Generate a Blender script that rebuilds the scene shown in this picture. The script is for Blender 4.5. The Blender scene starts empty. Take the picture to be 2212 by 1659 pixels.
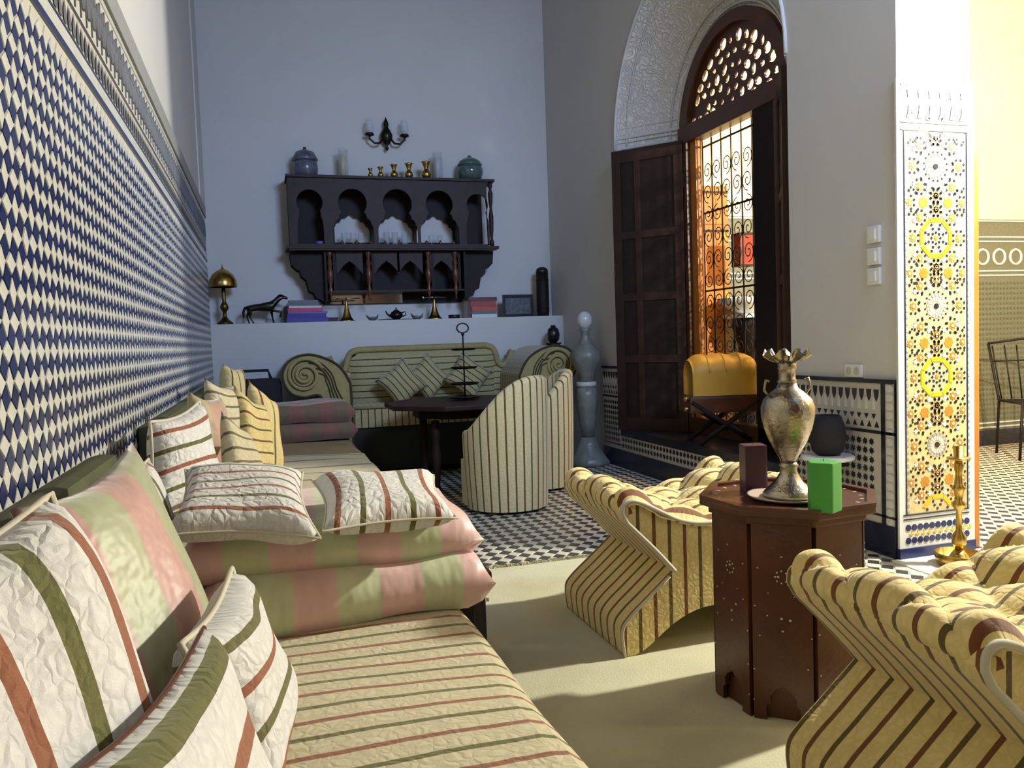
import bpy, bmesh, math, random
from mathutils import Vector, Matrix
from math import sin, cos, pi, radians, sqrt, atan2
random.seed(7)
SC = bpy.context.scene
COL = SC.collection

# ------------------------------------------------------------------ camera
cam_d = bpy.data.cameras.new('camera'); cam = bpy.data.objects.new('camera', cam_d); COL.objects.link(cam)
cam_d.sensor_fit = 'HORIZONTAL'; cam_d.sensor_width = 36.0; cam_d.lens = 36.0 * 1728.0 / 2212.0
cam_d.clip_start = 0.03; cam_d.clip_end = 100
r_ = Vector((0.9552, -0.2937, -0.0350)).normalized()
f_ = Vector((0.2922, 0.9548, -0.0549)).normalized()
u_ = r_.cross(f_).normalized(); r_ = f_.cross(u_).normalized()
cam.matrix_world = Matrix(((r_.x, u_.x, -f_.x, 0.0), (r_.y, u_.y, -f_.y, 0.0), (r_.z, u_.z, -f_.z, 1.10), (0, 0, 0, 1)))
SC.camera = cam
# ------------------------------------------------------------------ world, exposure, large lights
SC.view_settings.view_transform = 'Standard'; SC.view_settings.look = 'None'
SC.view_settings.gamma = 1.0; SC.view_settings.use_curve_mapping = False
SC.view_settings.exposure = 0.0
W = bpy.data.worlds.new('dusk'); SC.world = W; W.use_nodes = True
W.node_tree.nodes['Background'].inputs[0].default_value = (0.32, 0.42, 0.62, 1)
W.node_tree.nodes['Background'].inputs[1].default_value = 0.25


def light(name, kind, loc, energy, color, size=0.1, size_y=None, target=None):
    l = bpy.data.lights.new(name, kind); l.energy = energy; l.color = color
    if kind == 'AREA':
        l.shape = 'RECTANGLE'; l.size = size; l.size_y = size_y or size
    else:
        l.shadow_soft_size = size
    o = bpy.data.objects.new(name, l); COL.objects.link(o); o.location = loc
    if target is not None:
        o.rotation_euler = (Vector(target) - Vector(loc)).to_track_quat('-Z', 'Y').to_euler()
    return o


_d = light('added_daylight_fill', 'AREA', (2.3, 0.3, 3.9), 62, (0.42, 0.61, 1.0), 1.6, 1.2, (1.3, 7.0, 1.7))  # added unseen panel sending cool daylight to the back wall; no opening here
_d.data.spread = radians(80)
light('courtyard_lamp_light', 'POINT', (3.98, 2.3, 2.55), 840, (1.0, 0.95, 0.80), 0.06)
light('courtyard_far_light', 'POINT', (3.95, 5.05, 3.65), 360, (1.0, 0.60, 0.17), 0.10)
light('added_near_fill', 'POINT', (4.7, 0.5, 2.6), 75, (1.0, 0.78, 0.45), 0.1)  # added to brighten the octagonal table's near faces; no lamp known there
light('courtyard_right_light', 'POINT', (6.6, 3.6, 3.0), 60, (1.0, 0.86, 0.58), 0.15)


# ------------------------------------------------------------------ materials
def lin(c):
    return tuple((x / 12.92 if x <= 0.04045 else ((x + 0.055) / 1.055) ** 2.4) for x in c)


def rgb(r, g, b):
    return lin((r / 255.0, g / 255.0, b / 255.0)) + (1.0,)


class NT:
    def __init__(s, name):
        s.m = bpy.data.materials.new(name); s.m.use_nodes = True
        s.t = s.m.node_tree; s.b = s.t.nodes['Principled BSDF']

    def n(s, typ, **kw):
        x = s.t.nodes.new(typ)
        for k, v in kw.items():
            setattr(x, k, v)
        return x

    def l(s, a, b):
        s.t.links.new(a, b)

    def math(s, op, a, b=None, c=None):
        x = s.n('ShaderNodeMath', operation=op)
        for i, v in enumerate((a, b, c)):
            if v is None: continue
            if isinstance(v, (int, float)): x.inputs[i].default_value = v
            else: s.l(v, x.inputs[i])
        return x.outputs[0]

    def mix(s, fac, a, b):
        x = s.n('ShaderNodeMix', data_type='RGBA')
        if isinstance(fac, (int, float)): x.inputs[0].default_value = fac
        else: s.l(fac, x.inputs[0])
        for i, v in ((6, a), (7, b)):
            if isinstance(v, tuple): x.inputs[i].default_value = v
            else: s.l(v, x.inputs[i])
        return x.outputs[2]

    def noise(s, vec, scale, detail=3.0, rough=0.55):
        x = s.n('ShaderNodeTexNoise'); x.inputs['Scale'].default_value = scale
        x.inputs['Detail'].default_value = detail; x.inputs['Roughness'].default_value = rough
        if vec is not None: s.l(vec, x.inputs['Vector'])
        return x

    def bump(s, h, strength, dist=0.01):
        x = s.n('ShaderNodeBump'); x.inputs['Strength'].default_value = strength; x.inputs['Distance'].default_value = dist
        s.l(h, x.inputs['Height']); s.l(x.outputs[0], s.b.inputs['Normal'])


def mat(name, col, rough=0.6, metal=0.0, var=0.12, vscale=6.0, bump=0.0, bscale=60.0, spec=None, col2=None, coat=0.0, trans=0.0):
    a = NT(name); tc = a.n('ShaderNodeTexCoord').outputs['Object']
    nz = a.noise(tc, vscale)
    c2 = col2 or tuple(max(0, x * (1 - var * 2.2)) for x in col[:3]) + (1.0,)
    a.l(a.mix(nz.outputs[0], c2, col if col2 else tuple(min(1, x * (1 + var)) for x in col[:3]) + (1.0,)), a.b.inputs['Base Color'])
    a.b.inputs['Roughness'].default_value = rough; a.b.inputs['Metallic'].default_value = metal
    if spec is not None: a.b.inputs['Specular IOR Level'].default_value = spec
    if coat: a.b.inputs['Coat Weight'].default_value = coat
    if trans: a.b.inputs['Transmission Weight'].default_value = trans
    if bump:
        nb = a.noise(tc, bscale, 5.0); a.bump(nb.outputs[0], bump, 0.01)
    return a.m


def stripe_mat(name, base, base2, sa, sb, pitch=0.059, width=0.013, wob=0.004, scroll=38.0, rough=0.8, bump=0.35, off=0.0):
    """brocade cloth with alternating narrow stripes across the UV x axis (metres)"""
    a = NT(name); uv = a.n('ShaderNodeUVMap'); uv.uv_map = 'UVMap'
    sep = a.n('ShaderNodeSeparateXYZ'); a.l(uv.outputs[0], sep.inputs[0])
    nz = a.noise(uv.outputs[0], 9.0, 2.0)
    x = a.math('ADD', sep.outputs[0], a.math('MULTIPLY', a.math('SUBTRACT', nz.outputs[0], 0.5), wob * 2))
    t = a.math('ADD', a.math('DIVIDE', x, pitch), off + 100.0)
    fr = a.math('FRACT', t)
    d = a.math('ABSOLUTE', a.math('SUBTRACT', fr, 0.5))
    m = a.math('LESS_THAN', d, width / pitch / 2)
    par = a.math('GREATER_THAN', a.math('FRACT', a.math('MULTIPLY', a.math('FLOOR', t), 0.5)), 0.25)
    stripe = a.mix(par, sa, sb)
    fine = a.noise(uv.outputs[0], 420.0, 2.0)
    stripe = a.mix(a.math('MULTIPLY', fine.outputs[0], 0.35), stripe, (0.02, 0.015, 0.01, 1))
    # scrolled brocade: distorted voronoi rims
    dist = a.noise(uv.outputs[0], 22.0, 2.0)
    vm = a.n('ShaderNodeVectorMath', operation='SCALE'); a.l(dist.outputs['Color'], vm.inputs[0]); vm.inputs['Scale'].default_value = 0.05
    va = a.n('ShaderNodeVectorMath', operation='ADD'); a.l(uv.outputs[0], va.inputs[0]); a.l(vm.outputs[0], va.inputs[1])
    vo = a.n('ShaderNodeTexVoronoi', feature='DISTANCE_TO_EDGE'); vo.inputs['Scale'].default_value = scroll
    a.l(va.outputs[0], vo.inputs['Vector'])
    rim = a.math('MINIMUM', a.math('MULTIPLY', vo.outputs['Distance'], 3.2), 1.0)
    cr = a.mix(rim, a.mix(0.45, base, base2), base)
    big = a.noise(uv.outputs[0], 30.0, 3.0)
    cr = a.mix(a.math('MULTIPLY', big.outputs[0], 0.5), cr, base2)
    a.l(a.mix(m, cr, stripe), a.b.inputs['Base Color'])
    a.b.inputs['Roughness'].default_value = rough; a.b.inputs['Sheen Weight'].default_value = 0.25
    h = a.math('ADD', rim, a.math('MULTIPLY', fine.outputs[0], 0.2))
    a.bump(h, bump, 0.004)
    return a.m


def band_mat(name, ca, cb, pitch=0.21, rough=0.45):
    """satin cloth in broad bands across UV x"""
    a = NT(name); uv = a.n('ShaderNodeUVMap'); uv.uv_map = 'UVMap'
    sep = a.n('ShaderNodeSeparateXYZ'); a.l(uv.outputs[0], sep.inputs[0])
    t = a.math('FRACT', a.math('ADD', a.math('DIVIDE', sep.outputs[0], pitch), 100.0))
    s = a.math('ABSOLUTE', a.math('SUBTRACT', t, 0.5))
    mr = a.n('ShaderNodeMapRange'); a.l(s, mr.inputs[0]); mr.inputs[1].default_value = 0.235; mr.inputs[2].default_value = 0.265
    nz = a.noise(uv.outputs[0], 12.0, 3.0)
    c = a.mix(mr.outputs[0], ca, cb)
    dk = a.mix(0.45, c, (0.12, 0.07, 0.09, 1))
    a.l(a.mix(a.math('MULTIPLY', nz.outputs[0], 0.6), c, dk), a.b.inputs['Base Color'])
    a.b.inputs['Roughness'].default_value = rough; a.b.inputs['Sheen Weight'].default_value = 0.5
    wv = a.noise(uv.outputs[0], 14.0, 2.0); a.bump(wv.outputs[0], 0.5, 0.02)
    return a.m


M = {}
M['ceiling_wood'] = mat('dark_cedar_ceiling', rgb(70, 46, 30), 0.6, var=0.2)
M['near_panel'] = mat('brown_panelled_wall', rgb(92, 66, 48), 0.6, var=0.2)
M['plaster'] = mat('white_plaster', rgb(200, 199, 197), 0.75, var=0.04, vscale=1.5, bump=0.12, bscale=14)
M['carved'] = None
M['grout'] = mat('pale_grout', rgb(186, 184, 178), 0.7, var=0.1, vscale=20, bump=0.1)
M['tile_white'] = mat('cream_glazed_tile', rgb(206, 209, 205), 0.22, var=0.10, vscale=14, bump=0.05, bscale=30)
M['tile_cream'] = mat('pale_ochre_mosaic', rgb(214, 190, 134), 0.35, var=0.25, vscale=45)
M['tile_blue'] = mat('cobalt_glazed_tile', rgb(34, 44, 104), 0.25, var=0.35, vscale=9, col2=rgb(20, 30, 58))
M['tile_dark'] = mat('dark_glazed_tile', rgb(44, 46, 58), 0.22, var=0.3, vscale=9)
M['tile_floor_w'] = mat('cream_floor_tile', rgb(210, 206, 186), 0.3, var=0.12, vscale=12)
M['tile_floor_d'] = mat('navy_floor_tile', rgb(62, 60, 66), 0.3, var=0.25, vscale=12)
M['tile_yellow'] = mat('yellow_glazed_tile', rgb(214, 180, 30), 0.25, var=0.15)
M['tile_ochre'] = mat('ochre_glazed_tile', rgb(186, 128, 44), 0.3, var=0.2, vscale=30)
M['tile_green'] = mat('green_glazed_tile', rgb(92, 94, 76), 0.5, var=0.2)
M['frieze'] = mat('grey_frieze_tile', rgb(96, 100, 110), 0.7, var=0.2)
M['grey_band'] = mat('grey_carved_band', rgb(150, 152, 152), 0.6, var=0.15, vscale=30, bump=0.6, bscale=55)
M['plinth'] = mat('midnight_blue_plinth', rgb(32, 34, 56), 0.25, var=0.2)
M['marble'] = mat('white_marble', rgb(228, 226, 220), 0.25, var=0.06, vscale=4)
M['wood'] = mat('dark_walnut', rgb(50, 31, 26), 0.55, spec=0.3, var=0.35, vscale=10, bump=0.15, bscale=30)
M['wood_dark'] = mat('near_black_wood', rgb(32, 22, 21), 0.6, spec=0.25, var=0.3, vscale=10, bump=0.2, bscale=40)
M['wood_red'] = mat('reddish_carved_wood', rgb(92, 54, 36), 0.3, var=0.3, vscale=8, bump=0.1)
M['wood_orange'] = mat('honey_wood', rgb(190, 118, 46), 0.35, var=0.3, vscale=5)
M['wood_frame'] = mat('brown_window_wood', rgb(84, 50, 28), 0.4, var=0.3, vscale=7, bump=0.1)
M['brass'] = mat('brass', rgb(190, 158, 84), 0.28, 1.0, var=0.25, vscale=12)
M['brass_dark'] = mat('tarnished_brass', rgb(112, 92, 48), 0.35, 1.0, var=0.3, vscale=14)
M['pewter'] = mat('engraved_pewter', rgb(172, 164, 146), 0.22, 1.0, var=0.25, vscale=30, bump=0.25, bscale=90)
M['iron'] = mat('black_iron', rgb(36, 30, 28), 0.5, 0.6, var=0.2)
M['black'] = mat('black_lacquer', rgb(24, 24, 28), 0.3, var=0.2)
M['black_cloth'] = mat('black_cloth', rgb(30, 28, 34), 0.85, var=0.3, bump=0.3, bscale=25)
M['bronze'] = mat('dark_bronze', rgb(52, 48, 42), 0.32, 0.8, var=0.3, vscale=20)
M['glass'] = mat('clear_glass', rgb(205, 212, 216), 0.08, var=0.0)
M['glass'].node_tree.nodes['Principled BSDF'].inputs['Alpha'].default_value = 0.22
M['mirror'] = mat('mirror_glass', rgb(205, 215, 230), 0.06, 1.0, var=0.02)
M['wax_green'] = mat('green_wax', rgb(62, 160, 66), 0.45, var=0.1)
M['wax_green'].node_tree.nodes['Principled BSDF'].inputs['Subsurface Weight'].default_value = 0.25
M['wax_green'].node_tree.nodes['Principled BSDF'].inputs['Subsurface Scale'].default_value = 0.02
M['wax_purple'] = mat('plum_wax', rgb(70, 38, 52), 0.45, var=0.15)
M['wax_cream'] = mat('cream_wax', rgb(205, 196, 140), 0.5, var=0.05)
M['inlay'] = mat('bone_inlay', rgb(215, 205, 190), 0.35, var=0.1)
M['plate'] = mat('pinkish_ceramic', rgb(206, 188, 176), 0.3, var=0.1)
M['stone'] = mat('grey_green_stone', rgb(132, 136, 128), 0.35, var=0.35, vscale=9, bump=0.3, bscale=30)
M['stone_light'] = mat('pale_alabaster', rgb(196, 200, 196), 0.25, var=0.1)
M['ceramic_blue'] = mat('blue_grey_pottery', rgb(96, 100, 116), 0.22, var=0.35, vscale=25)
M['ceramic_green'] = mat('green_grey_pottery', rgb(82, 104, 98), 0.15, var=0.3, vscale=25)
M['seat_tan'] = mat('plain_tan_cloth', rgb(150, 132, 96), 0.85, var=0.1, bump=0.2, bscale=200)
M['olive_cloth'] = mat('dark_olive_cloth', rgb(84, 90, 62), 0.75, var=0.35, vscale=5, bump=0.3, bscale=20)
M['switch'] = mat('white_plastic', rgb(225, 225, 222), 0.35, var=0.02)
M['yellow_leather'] = mat('mustard_leather', rgb(208, 160, 56), 0.5, var=0.12, vscale=6)
M['court_wall'] = mat('ochre_limewash', rgb(236, 222, 186), 0.8, var=0.08, vscale=1.2, bump=0.15, bscale=12)
M['court_tile'] = mat('sage_mosaic', rgb(112, 112, 92), 0.5, var=0.25, vscale=60)
M['carpet'] = mat('pale_wool_carpet', rgb(206, 204, 176), 0.95, var=0.14, vscale=2.2, bump=0.4, bscale=160, spec=0.1)
M['fringe'] = mat('cream_wool_fringe', rgb(200, 192, 150), 0.95, var=0.1)
M['piping'] = mat('cream_piping', rgb(200, 196, 178), 0.8, var=0.08)
M['red_paper'] = mat('red_cover', rgb(150, 52, 50), 0.5, var=0.1)
M['pink_paper'] = mat('pink_cover', rgb(196, 60, 92), 0.5, var=0.1)
M['blue_paper'] = mat('blue_cover', rgb(52, 46, 140), 0.5, var=0.1)
M['violet_paper'] = mat('violet_cover', rgb(104, 84, 152), 0.5, var=0.1)
M['grey_paper'] = mat('grey_cover', rgb(96, 96, 108), 0.5, var=0.1)
M['rust_paper'] = mat('rust_cover', rgb(178, 84, 56), 0.5, var=0.1)
M['brown_paper'] = mat('brown_cover', rgb(88, 46, 42), 0.5, var=0.1)
M['white_paper'] = mat('white_pages', rgb(208, 208, 210), 0.7, var=0.03)
M['photo'] = mat('grey_photograph', rgb(96, 102, 110), 0.3, var=0.6, vscale=25)
M['red_glass'] = mat('red_lantern_glass', rgb(168, 60, 26), 0.3, var=0.4, vscale=12)
M['amber'] = mat('amber_ceramic', rgb(226, 150, 60), 0.35, var=0.1)
M['leaf'] = mat('dark_green_leaf', rgb(50, 64, 40), 0.5, var=0.3)

# carved plaster of the arch: scrolled relief
_a = NT('carved_plaster'); _tc = _a.n('ShaderNodeTexCoord').outputs['Object']
_dz = _a.noise(_tc, 5.0, 2.0)
_vm = _a.n('ShaderNodeVectorMath', operation='SCALE'); _a.l(_dz.outputs['Color'], _vm.inputs[0]); _vm.inputs['Scale'].default_value = 0.35
_va = _a.n('ShaderNodeVectorMath', operation='ADD'); _a.l(_tc, _va.inputs[0]); _a.l(_vm.outputs[0], _va.inputs[1])
_vo = _a.n('ShaderNodeTexVoronoi', feature='DISTANCE_TO_EDGE'); _vo.inputs['Scale'].default_value = 27.0; _a.l(_va.outputs[0], _vo.inputs['Vector'])
_rim = _a.math('MINIMUM', _a.math('MULTIPLY', _vo.outputs['Distance'], 4.0), 1.0)
_a.l(_a.mix(_rim, rgb(192, 190, 186), rgb(214, 212, 208)), _a.b.inputs['Base Color'])
_a.b.inputs['Roughness'].default_value = 0.8
_a.bump(_rim, 0.6, 0.008)
M['carved'] = _a.m

CR, CR2 = rgb(218, 212, 192), rgb(188, 180, 150)
RED, OLV = rgb(146, 90, 58), rgb(100, 100, 44)
M['stripe_sofa'] = stripe_mat('cream_brocade_red_olive_stripes', rgb(206, 198, 168), rgb(176, 168, 134), RED, OLV)
M['stripe_white'] = stripe_mat('white_quilted_red_olive_stripes', rgb(222, 224, 226), rgb(190, 192, 192), rgb(150, 88, 60), rgb(98, 98, 46), pitch=0.066, width=0.015, scroll=34.0, bump=0.6)
M['stripe_near'] = stripe_mat('white_quilted_wide_stripes', rgb(226, 228, 230), rgb(192, 194, 196), rgb(152, 92, 62), rgb(100, 102, 44), pitch=0.095, width=0.027, scroll=30.0, bump=0.6)
M['stripe_gold'] = stripe_mat('gold_brocade_brown_stripes', rgb(206, 188, 128), rgb(176, 156, 96), rgb(112, 62, 30), rgb(88, 76, 32), pitch=0.056, width=0.0095, wob=0.002)
M['stripe_dim'] = stripe_mat('olive_gold_cloth_dark_stripes', rgb(176, 164, 118), rgb(150, 140, 98), rgb(56, 46, 30), rgb(50, 48, 26), pitch=0.056, width=0.009, wob=0.002)
M['stripe_grey'] = stripe_mat('cream_cloth_grey_brown_stripes', rgb(200, 192, 160), rgb(172, 164, 132), rgb(112, 98, 72), rgb(98, 96, 66), pitch=0.052, width=0.010)
M['stripe_mid'] = stripe_mat('cream_cover_wide_brown_stripes', rgb(204, 192, 146), rgb(178, 166, 120), rgb(120, 92, 52), rgb(108, 98, 56), pitch=0.24, width=0.034, off=0.3)
M['stripe_chair'] = stripe_mat('cream_brocade_chair_cloth', rgb(230, 212, 148), rgb(200, 178, 108), rgb(122, 68, 22), rgb(98, 82, 20), pitch=0.059, width=0.0135, wob=0.0015)
M['band'] = band_mat('pink_green_satin', rgb(200, 158, 152), rgb(172, 180, 146))
M['band_dark'] = band_mat('rust_olive_satin', rgb(126, 82, 70), rgb(106, 90, 64), rough=0.75)
M['band_lightened'] = band_mat('pink_green_satin_lightened', rgb(228, 190, 188), rgb(204, 214, 176))  # same satin, colours lightened in place of light the stack front lacks
M['band_pale'] = band_mat('beige_pink_satin', rgb(182, 146, 124), rgb(176, 164, 128), rough=0.6)


# ------------------------------------------------------------------ mesh helpers
class MB:
    def __init__(s):
        s.v = []; s.f = []; s.uv = []

    def add(s, vs, fs, uvs=None):
        b = len(s.v); s.v += [tuple(v) for v in vs]
        for i, f in enumerate(fs):
            s.f.append([b + k for k in f]); s.uv.append(uvs[i] if uvs else None)
        return s

    def box(s, x0, x1, y0, y1, z0, z1):
        vs = [(x0, y0, z0), (x1, y0, z0), (x1, y1, z0), (x0, y1, z0), (x0, y0, z1), (x1, y0, z1), (x1, y1, z1), (x0, y1, z1)]
        return s.add(vs, [(3, 2, 1, 0), (4, 5, 6, 7), (0, 1, 5, 4), (1, 2, 6, 5), (2, 3, 7, 6), (3, 0, 4, 7)])

    def obox(s, c, sx, sy, sz, rz=0.0, rx=0.0):
        m = Matrix.Translation(c) @ Matrix.Rotation(rz, 4, 'Z') @ Matrix.Rotation(rx, 4, 'X')
        k = len(s.v); s.box(-sx / 2, sx / 2, -sy / 2, sy / 2, -sz / 2, sz / 2)
        s.v[k:] = [tuple(m @ Vector(v)) for v in s.v[k:]]
        return s

    def prism(s, pts, a, b, ax='z'):
        """2-D outline extruded from a to b; ax z: pts=(x,y); y: (x,z); x: (y,z)"""
        n = len(pts)
        def P(p, t):
            return (p[0], p[1], t) if ax == 'z' else ((p[0], t, p[1]) if ax == 'y' else (t, p[0], p[1]))
        vs = [P(p, a) for p in pts] + [P(p, b) for p in pts]
        fs = [list(range(n))[::-1], list(range(n, 2 * n))] + [(i, (i + 1) % n, n + (i + 1) % n, n + i) for i in range(n)]
        return s.add(vs, fs)

    def lathe(s, prof, c=(0, 0, 0), n=20, sx=1.0, sy=1.0, wave=None):
        vs = []; fs = []; m = len(prof)
        for j in range(n):
            t = 2 * pi * j / n
            for i, (r, z) in enumerate(prof):
                rr = r * (1 + (wave(i, t) if wave else 0)); vs.append((c[0] + rr * cos(t) * sx, c[1] + rr * sin(t) * sy, c[2] + z))
        for j in range(n):
            k = (j + 1) % n
            for i in range(m - 1):
                fs.append((j * m + i, k * m + i, k * m + i + 1, j * m + i + 1))
        if prof[0][0] > 1e-4: fs.append([j * m for j in range(n)][::-1])
        if prof[-1][0] > 1e-4: fs.append([j * m + m - 1 for j in range(n)])
        return s.add(vs, fs)

    def tube(s, pts, r, n=8, closed=False):
        pts = [Vector(p) for p in pts]; N = len(pts); vs = []; fs = []
        prev = None
        for i, p in enumerate(pts):
            a = pts[(i - 1) % N] if (closed or i > 0) else p
            b = pts[(i + 1) % N] if (closed or i < N - 1) else p
            d = (b - a).normalized()
            if prev is None:
                up = Vector((0, 0, 1)) if abs(d.z) < 0.9 else Vector((1, 0, 0)); e = d.cross(up).normalized()
            else:
                e = (prev - d * prev.dot(d)).normalized()
            prev = e; g = d.cross(e); rr = r(i / (N - 1)) if callable(r) else r
            for k in range(n):
                t = 2 * pi * k / n; vs.append(p + e * cos(t) * rr + g * sin(t) * rr)
        for i in range(N if closed else N - 1):
            j = (i + 1) % N
            for k in range(n):
                k2 = (k + 1) % n; fs.append((i * n + k, i * n + k2, j * n + k2, j * n + k))
        if not closed:
            fs.append(list(range(n))[::-1]); fs.append([(N - 1) * n + k for k in range(n)])
        return s.add(vs, fs)

    def sphere(s, c, r, n=12, sx=1, sy=1, sz=1):
        pr = [(r * sin(pi * i / n), -r * cos(pi * i / n) * sz) for i in range(n + 1)]
        pr[0] = (0, pr[0][1]); pr[-1] = (0, pr[-1][1])
        return s.lathe(pr, c, n + 4, sx, sy)

    def grid(s, fn, nu, nv, uvf=None, closeu=False, flip=False):
        vs = [fn(i / nu, j / nv) for j in range(nv + 1) for i in range(nu + 1)]
        fs = []; uvs = []
        for j in range(nv):
            for i in range(nu):
                a = j * (nu + 1) + i; q = (a, a + 1, a + nu + 2, a + nu + 1)
                cs = [(i, j), (i + 1, j), (i + 1, j + 1), (i, j + 1)]
                if flip: q = q[::-1]; cs = cs[::-1]
                fs.append(q); uvs.append([uvf(x / nu, y / nv) for x, y in cs] if uvf else None)
        return s.add(vs, fs, uvs if uvf else None)

    def build(s, name, m, parent=None, smooth=False, bevel=0.0, loc=None, weld=False):
        me = bpy.data.meshes.new(name); me.from_pydata(s.v, [], s.f)
        if any(u for u in s.uv):
            ul = me.uv_layers.new(name='UVMap'); k = 0
            for pi_, u in enumerate(s.uv):
                for j in range(len(s.f[pi_])):
                    ul.data[k].uv = u[j] if u else (0, 0); k += 1
        if bevel or weld:
            bm = bmesh.new(); bm.from_mesh(me)
            if weld: bmesh.ops.remove_doubles(bm, verts=bm.verts, dist=1e-5)
            if bevel:
                es = [e for e in bm.edges if len(e.link_faces) == 2 and e.calc_face_angle(0) > 0.5]
                bmesh.ops.bevel(bm, geom=es, offset=bevel, segments=2, affect='EDGES', profile=0.7)
            bm.to_mesh(me); bm.free()
        if smooth:
            me.polygons.foreach_set('use_smooth', [True] * len(me.polygons))
        me.materials.append(m); me.update()
        o = bpy.data.objects.new(name, me); COL.objects.link(o)
        if parent is not None: o.parent = parent
        if loc: o.location = loc
        return o


def tag(o, label=None, cat=None, group=None, kind=None):
    if label: o['label'] = label
    if cat: o['category'] = cat
    if group: o['group'] = group
    if kind: o['kind'] = kind
    return o


def thing(name, label, cat, loc=(0, 0, 0), rz=0.0, group=None, kind=None):
    o = bpy.data.objects.new(name, None); o.empty_display_size = 0.05; COL.objects.link(o)
    o.location = loc; o.rotation_euler = (0, 0, rz)
    return tag(o, label, cat, group, kind)


def dup(root, loc=None, rz=None, label=None, group=None, parent=None):
    c = root.copy(); COL.objects.link(c)
    if parent is not None: c.parent = parent
    if loc is not None: c.location = loc
    if rz is not None: c.rotation_euler = (0, 0, rz)
    if label: c['label'] = label
    if group: c['group'] = group
    for ch in list(root.children):
        d = dup(ch, parent=c)
    return c


def plate(name, outer, holes, thick, m, parent=None, mw=None):
    """2-D outline with holes, extruded (local x,y plane, thickness along z), turned into a mesh"""
    cu = bpy.data.curves.new(name, 'CURVE'); cu.dimensions = '2D'; cu.fill_mode = 'BOTH'; cu.extrude = thick / 2
    for pts in [outer] + holes:
        sp = cu.splines.new('POLY'); sp.points.add(len(pts) - 1)
        for i, p in enumerate(pts): sp.points[i].co = (p[0], p[1], 0, 1)
        sp.use_cyclic_u = True
    t = bpy.data.objects.new(name, cu); COL.objects.link(t)
    me = bpy.data.meshes.new_from_object(t.evaluated_get(bpy.context.evaluated_depsgraph_get()))
    bpy.data.objects.remove(t); bpy.data.curves.remove(cu)
    me.materials.clear(); me.materials.append(m); me.name = name
    if mw is not None: me.transform(mw)
    o = bpy.data.objects.new(name, me); COL.objects.link(o)
    if parent is not None: o.parent = parent
    return o


# axes maps for plates: local (x,y) -> world
XZ = Matrix(((1, 0, 0, 0), (0, 0, -1, 0), (0, 1, 0, 0), (0, 0, 0, 1)))   # plate x->X, y->Z, thickness along Y
YZ = Matrix(((0, 0, 1, 0), (1, 0, 0, 0), (0, 1, 0, 0), (0, 0, 0, 1)))    # plate x->Y, y->Z, thickness along X


def ell(cx, cy, a, b, n=16, rot=0.0):
    return [(cx + a * cos(t) * cos(rot) - b * sin(t) * sin(rot), cy + a * cos(t) * sin(rot) + b * sin(t) * cos(rot)) for t in [2 * pi * i / n for i in range(n)]]


def skin(name, verts, edges, radii, m, parent=None, sub=1):
    me = bpy.data.meshes.new(name); me.from_pydata(verts, edges, [])
    o = bpy.data.objects.new(name, me); COL.objects.link(o)
    md = o.modifiers.new('skin', 'SKIN'); md.use_smooth_shade = True
    for i, r in enumerate(radii):
        rr = r if isinstance(r, tuple) else (r, r); me.skin_vertices[0].data[i].radius = rr
    me.skin_vertices[0].data[0].use_root = True
    o.modifiers.new('sub', 'SUBSURF').levels = sub
    m2 = bpy.data.meshes.new_from_object(o.evaluated_get(bpy.context.evaluated_depsgraph_get()))
    bpy.data.objects.remove(o); m2.materials.clear(); m2.materials.append(m)
    m2.polygons.foreach_set('use_smooth', [True] * len(m2.polygons)); m2.name = name
    q = bpy.data.objects.new(name, m2); COL.objects.link(q)
    if parent is not None: q.parent = parent
    return q


def struct(o, label):
    return tag(o, label, None, None, 'structure')


# ------------------------------------------------------------------ setting
XL, XR, YB, YN = -0.465, 2.826, 7.75, -1.8
XO = 3.25
YA0, YA1, ZS, ZSILL = 3.844, 6.106, 2.624, 0.31
YI0, YI1, XI = 4.285, 5.665, 3.21
floor = thing('floor', 'pale grouted floor laid with diagonal cream and navy tiles', 'floor', kind='structure')
MB().box(-0.8, 8.3, YN - 0.1, 7.9, -0.2, -0.004).build('floor_bed', M['grout'], floor)
ceil = struct(MB().box(-0.8, 3.3, YN, 8.0, 5.3, 5.45).build('ceiling', M['ceiling_wood']), 'dark cedar ceiling above the salon')
wl = thing('wall_left', 'long left wall, white plaster above a blue and white mosaic dado', 'wall', kind='structure')
MB().box(XL - 0.3, XL - 0.001, YN, YB, 0, 5.3).build('plaster_wall', M['plaster'], wl)
wb = struct(MB().box(-0.8, 3.3, YB, YB + 0.25, 0, 5.3).build('wall_back', M['plaster']), 'plain white end wall behind the carved wall cabinet')
tag(wb, cat='wall')
wn = struct(MB().box(-0.8, 3.3, YN - 0.2, YN, 0, 5.3).build('wall_near', M['near_panel']), 'plain wall behind the viewer'); tag(wn, cat='wall')
wr = thing('wall_right', 'thick right wall, white plaster pierced by the splayed arch and the tiled opening', 'wall', kind='structure')
m_ = MB()
m_.box(XR, XO, 3.045, YA0, 0, 5.3); m_.box(XR, XO, YA1, YB, 0, 5.3); m_.box(XR, XO, YA0, YA1, 0, ZSILL)
m_.box(XR, XO, -0.1, 3.045, 3.9, 5.3); m_.box(XR, XO, YN, -0.1, 0, 5.3)
m_.build('plaster_wall', M['plaster'], wr)


def arch_outline(y0, y1, zs, zb, n=28, R=None):
    c = (y0 + y1) / 2; r = (y1 - y0) / 2
    return [(y0, zb)] + [(c - r * cos(pi * i / n), zs + r * sin(pi * i / n)) for i in range(n + 1)] + [(y1, zb)]


AO = arch_outline(YA0, YA1, ZS, ZSILL); AI = arch_outline(YI0, YI1, ZS, ZSILL)
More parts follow.
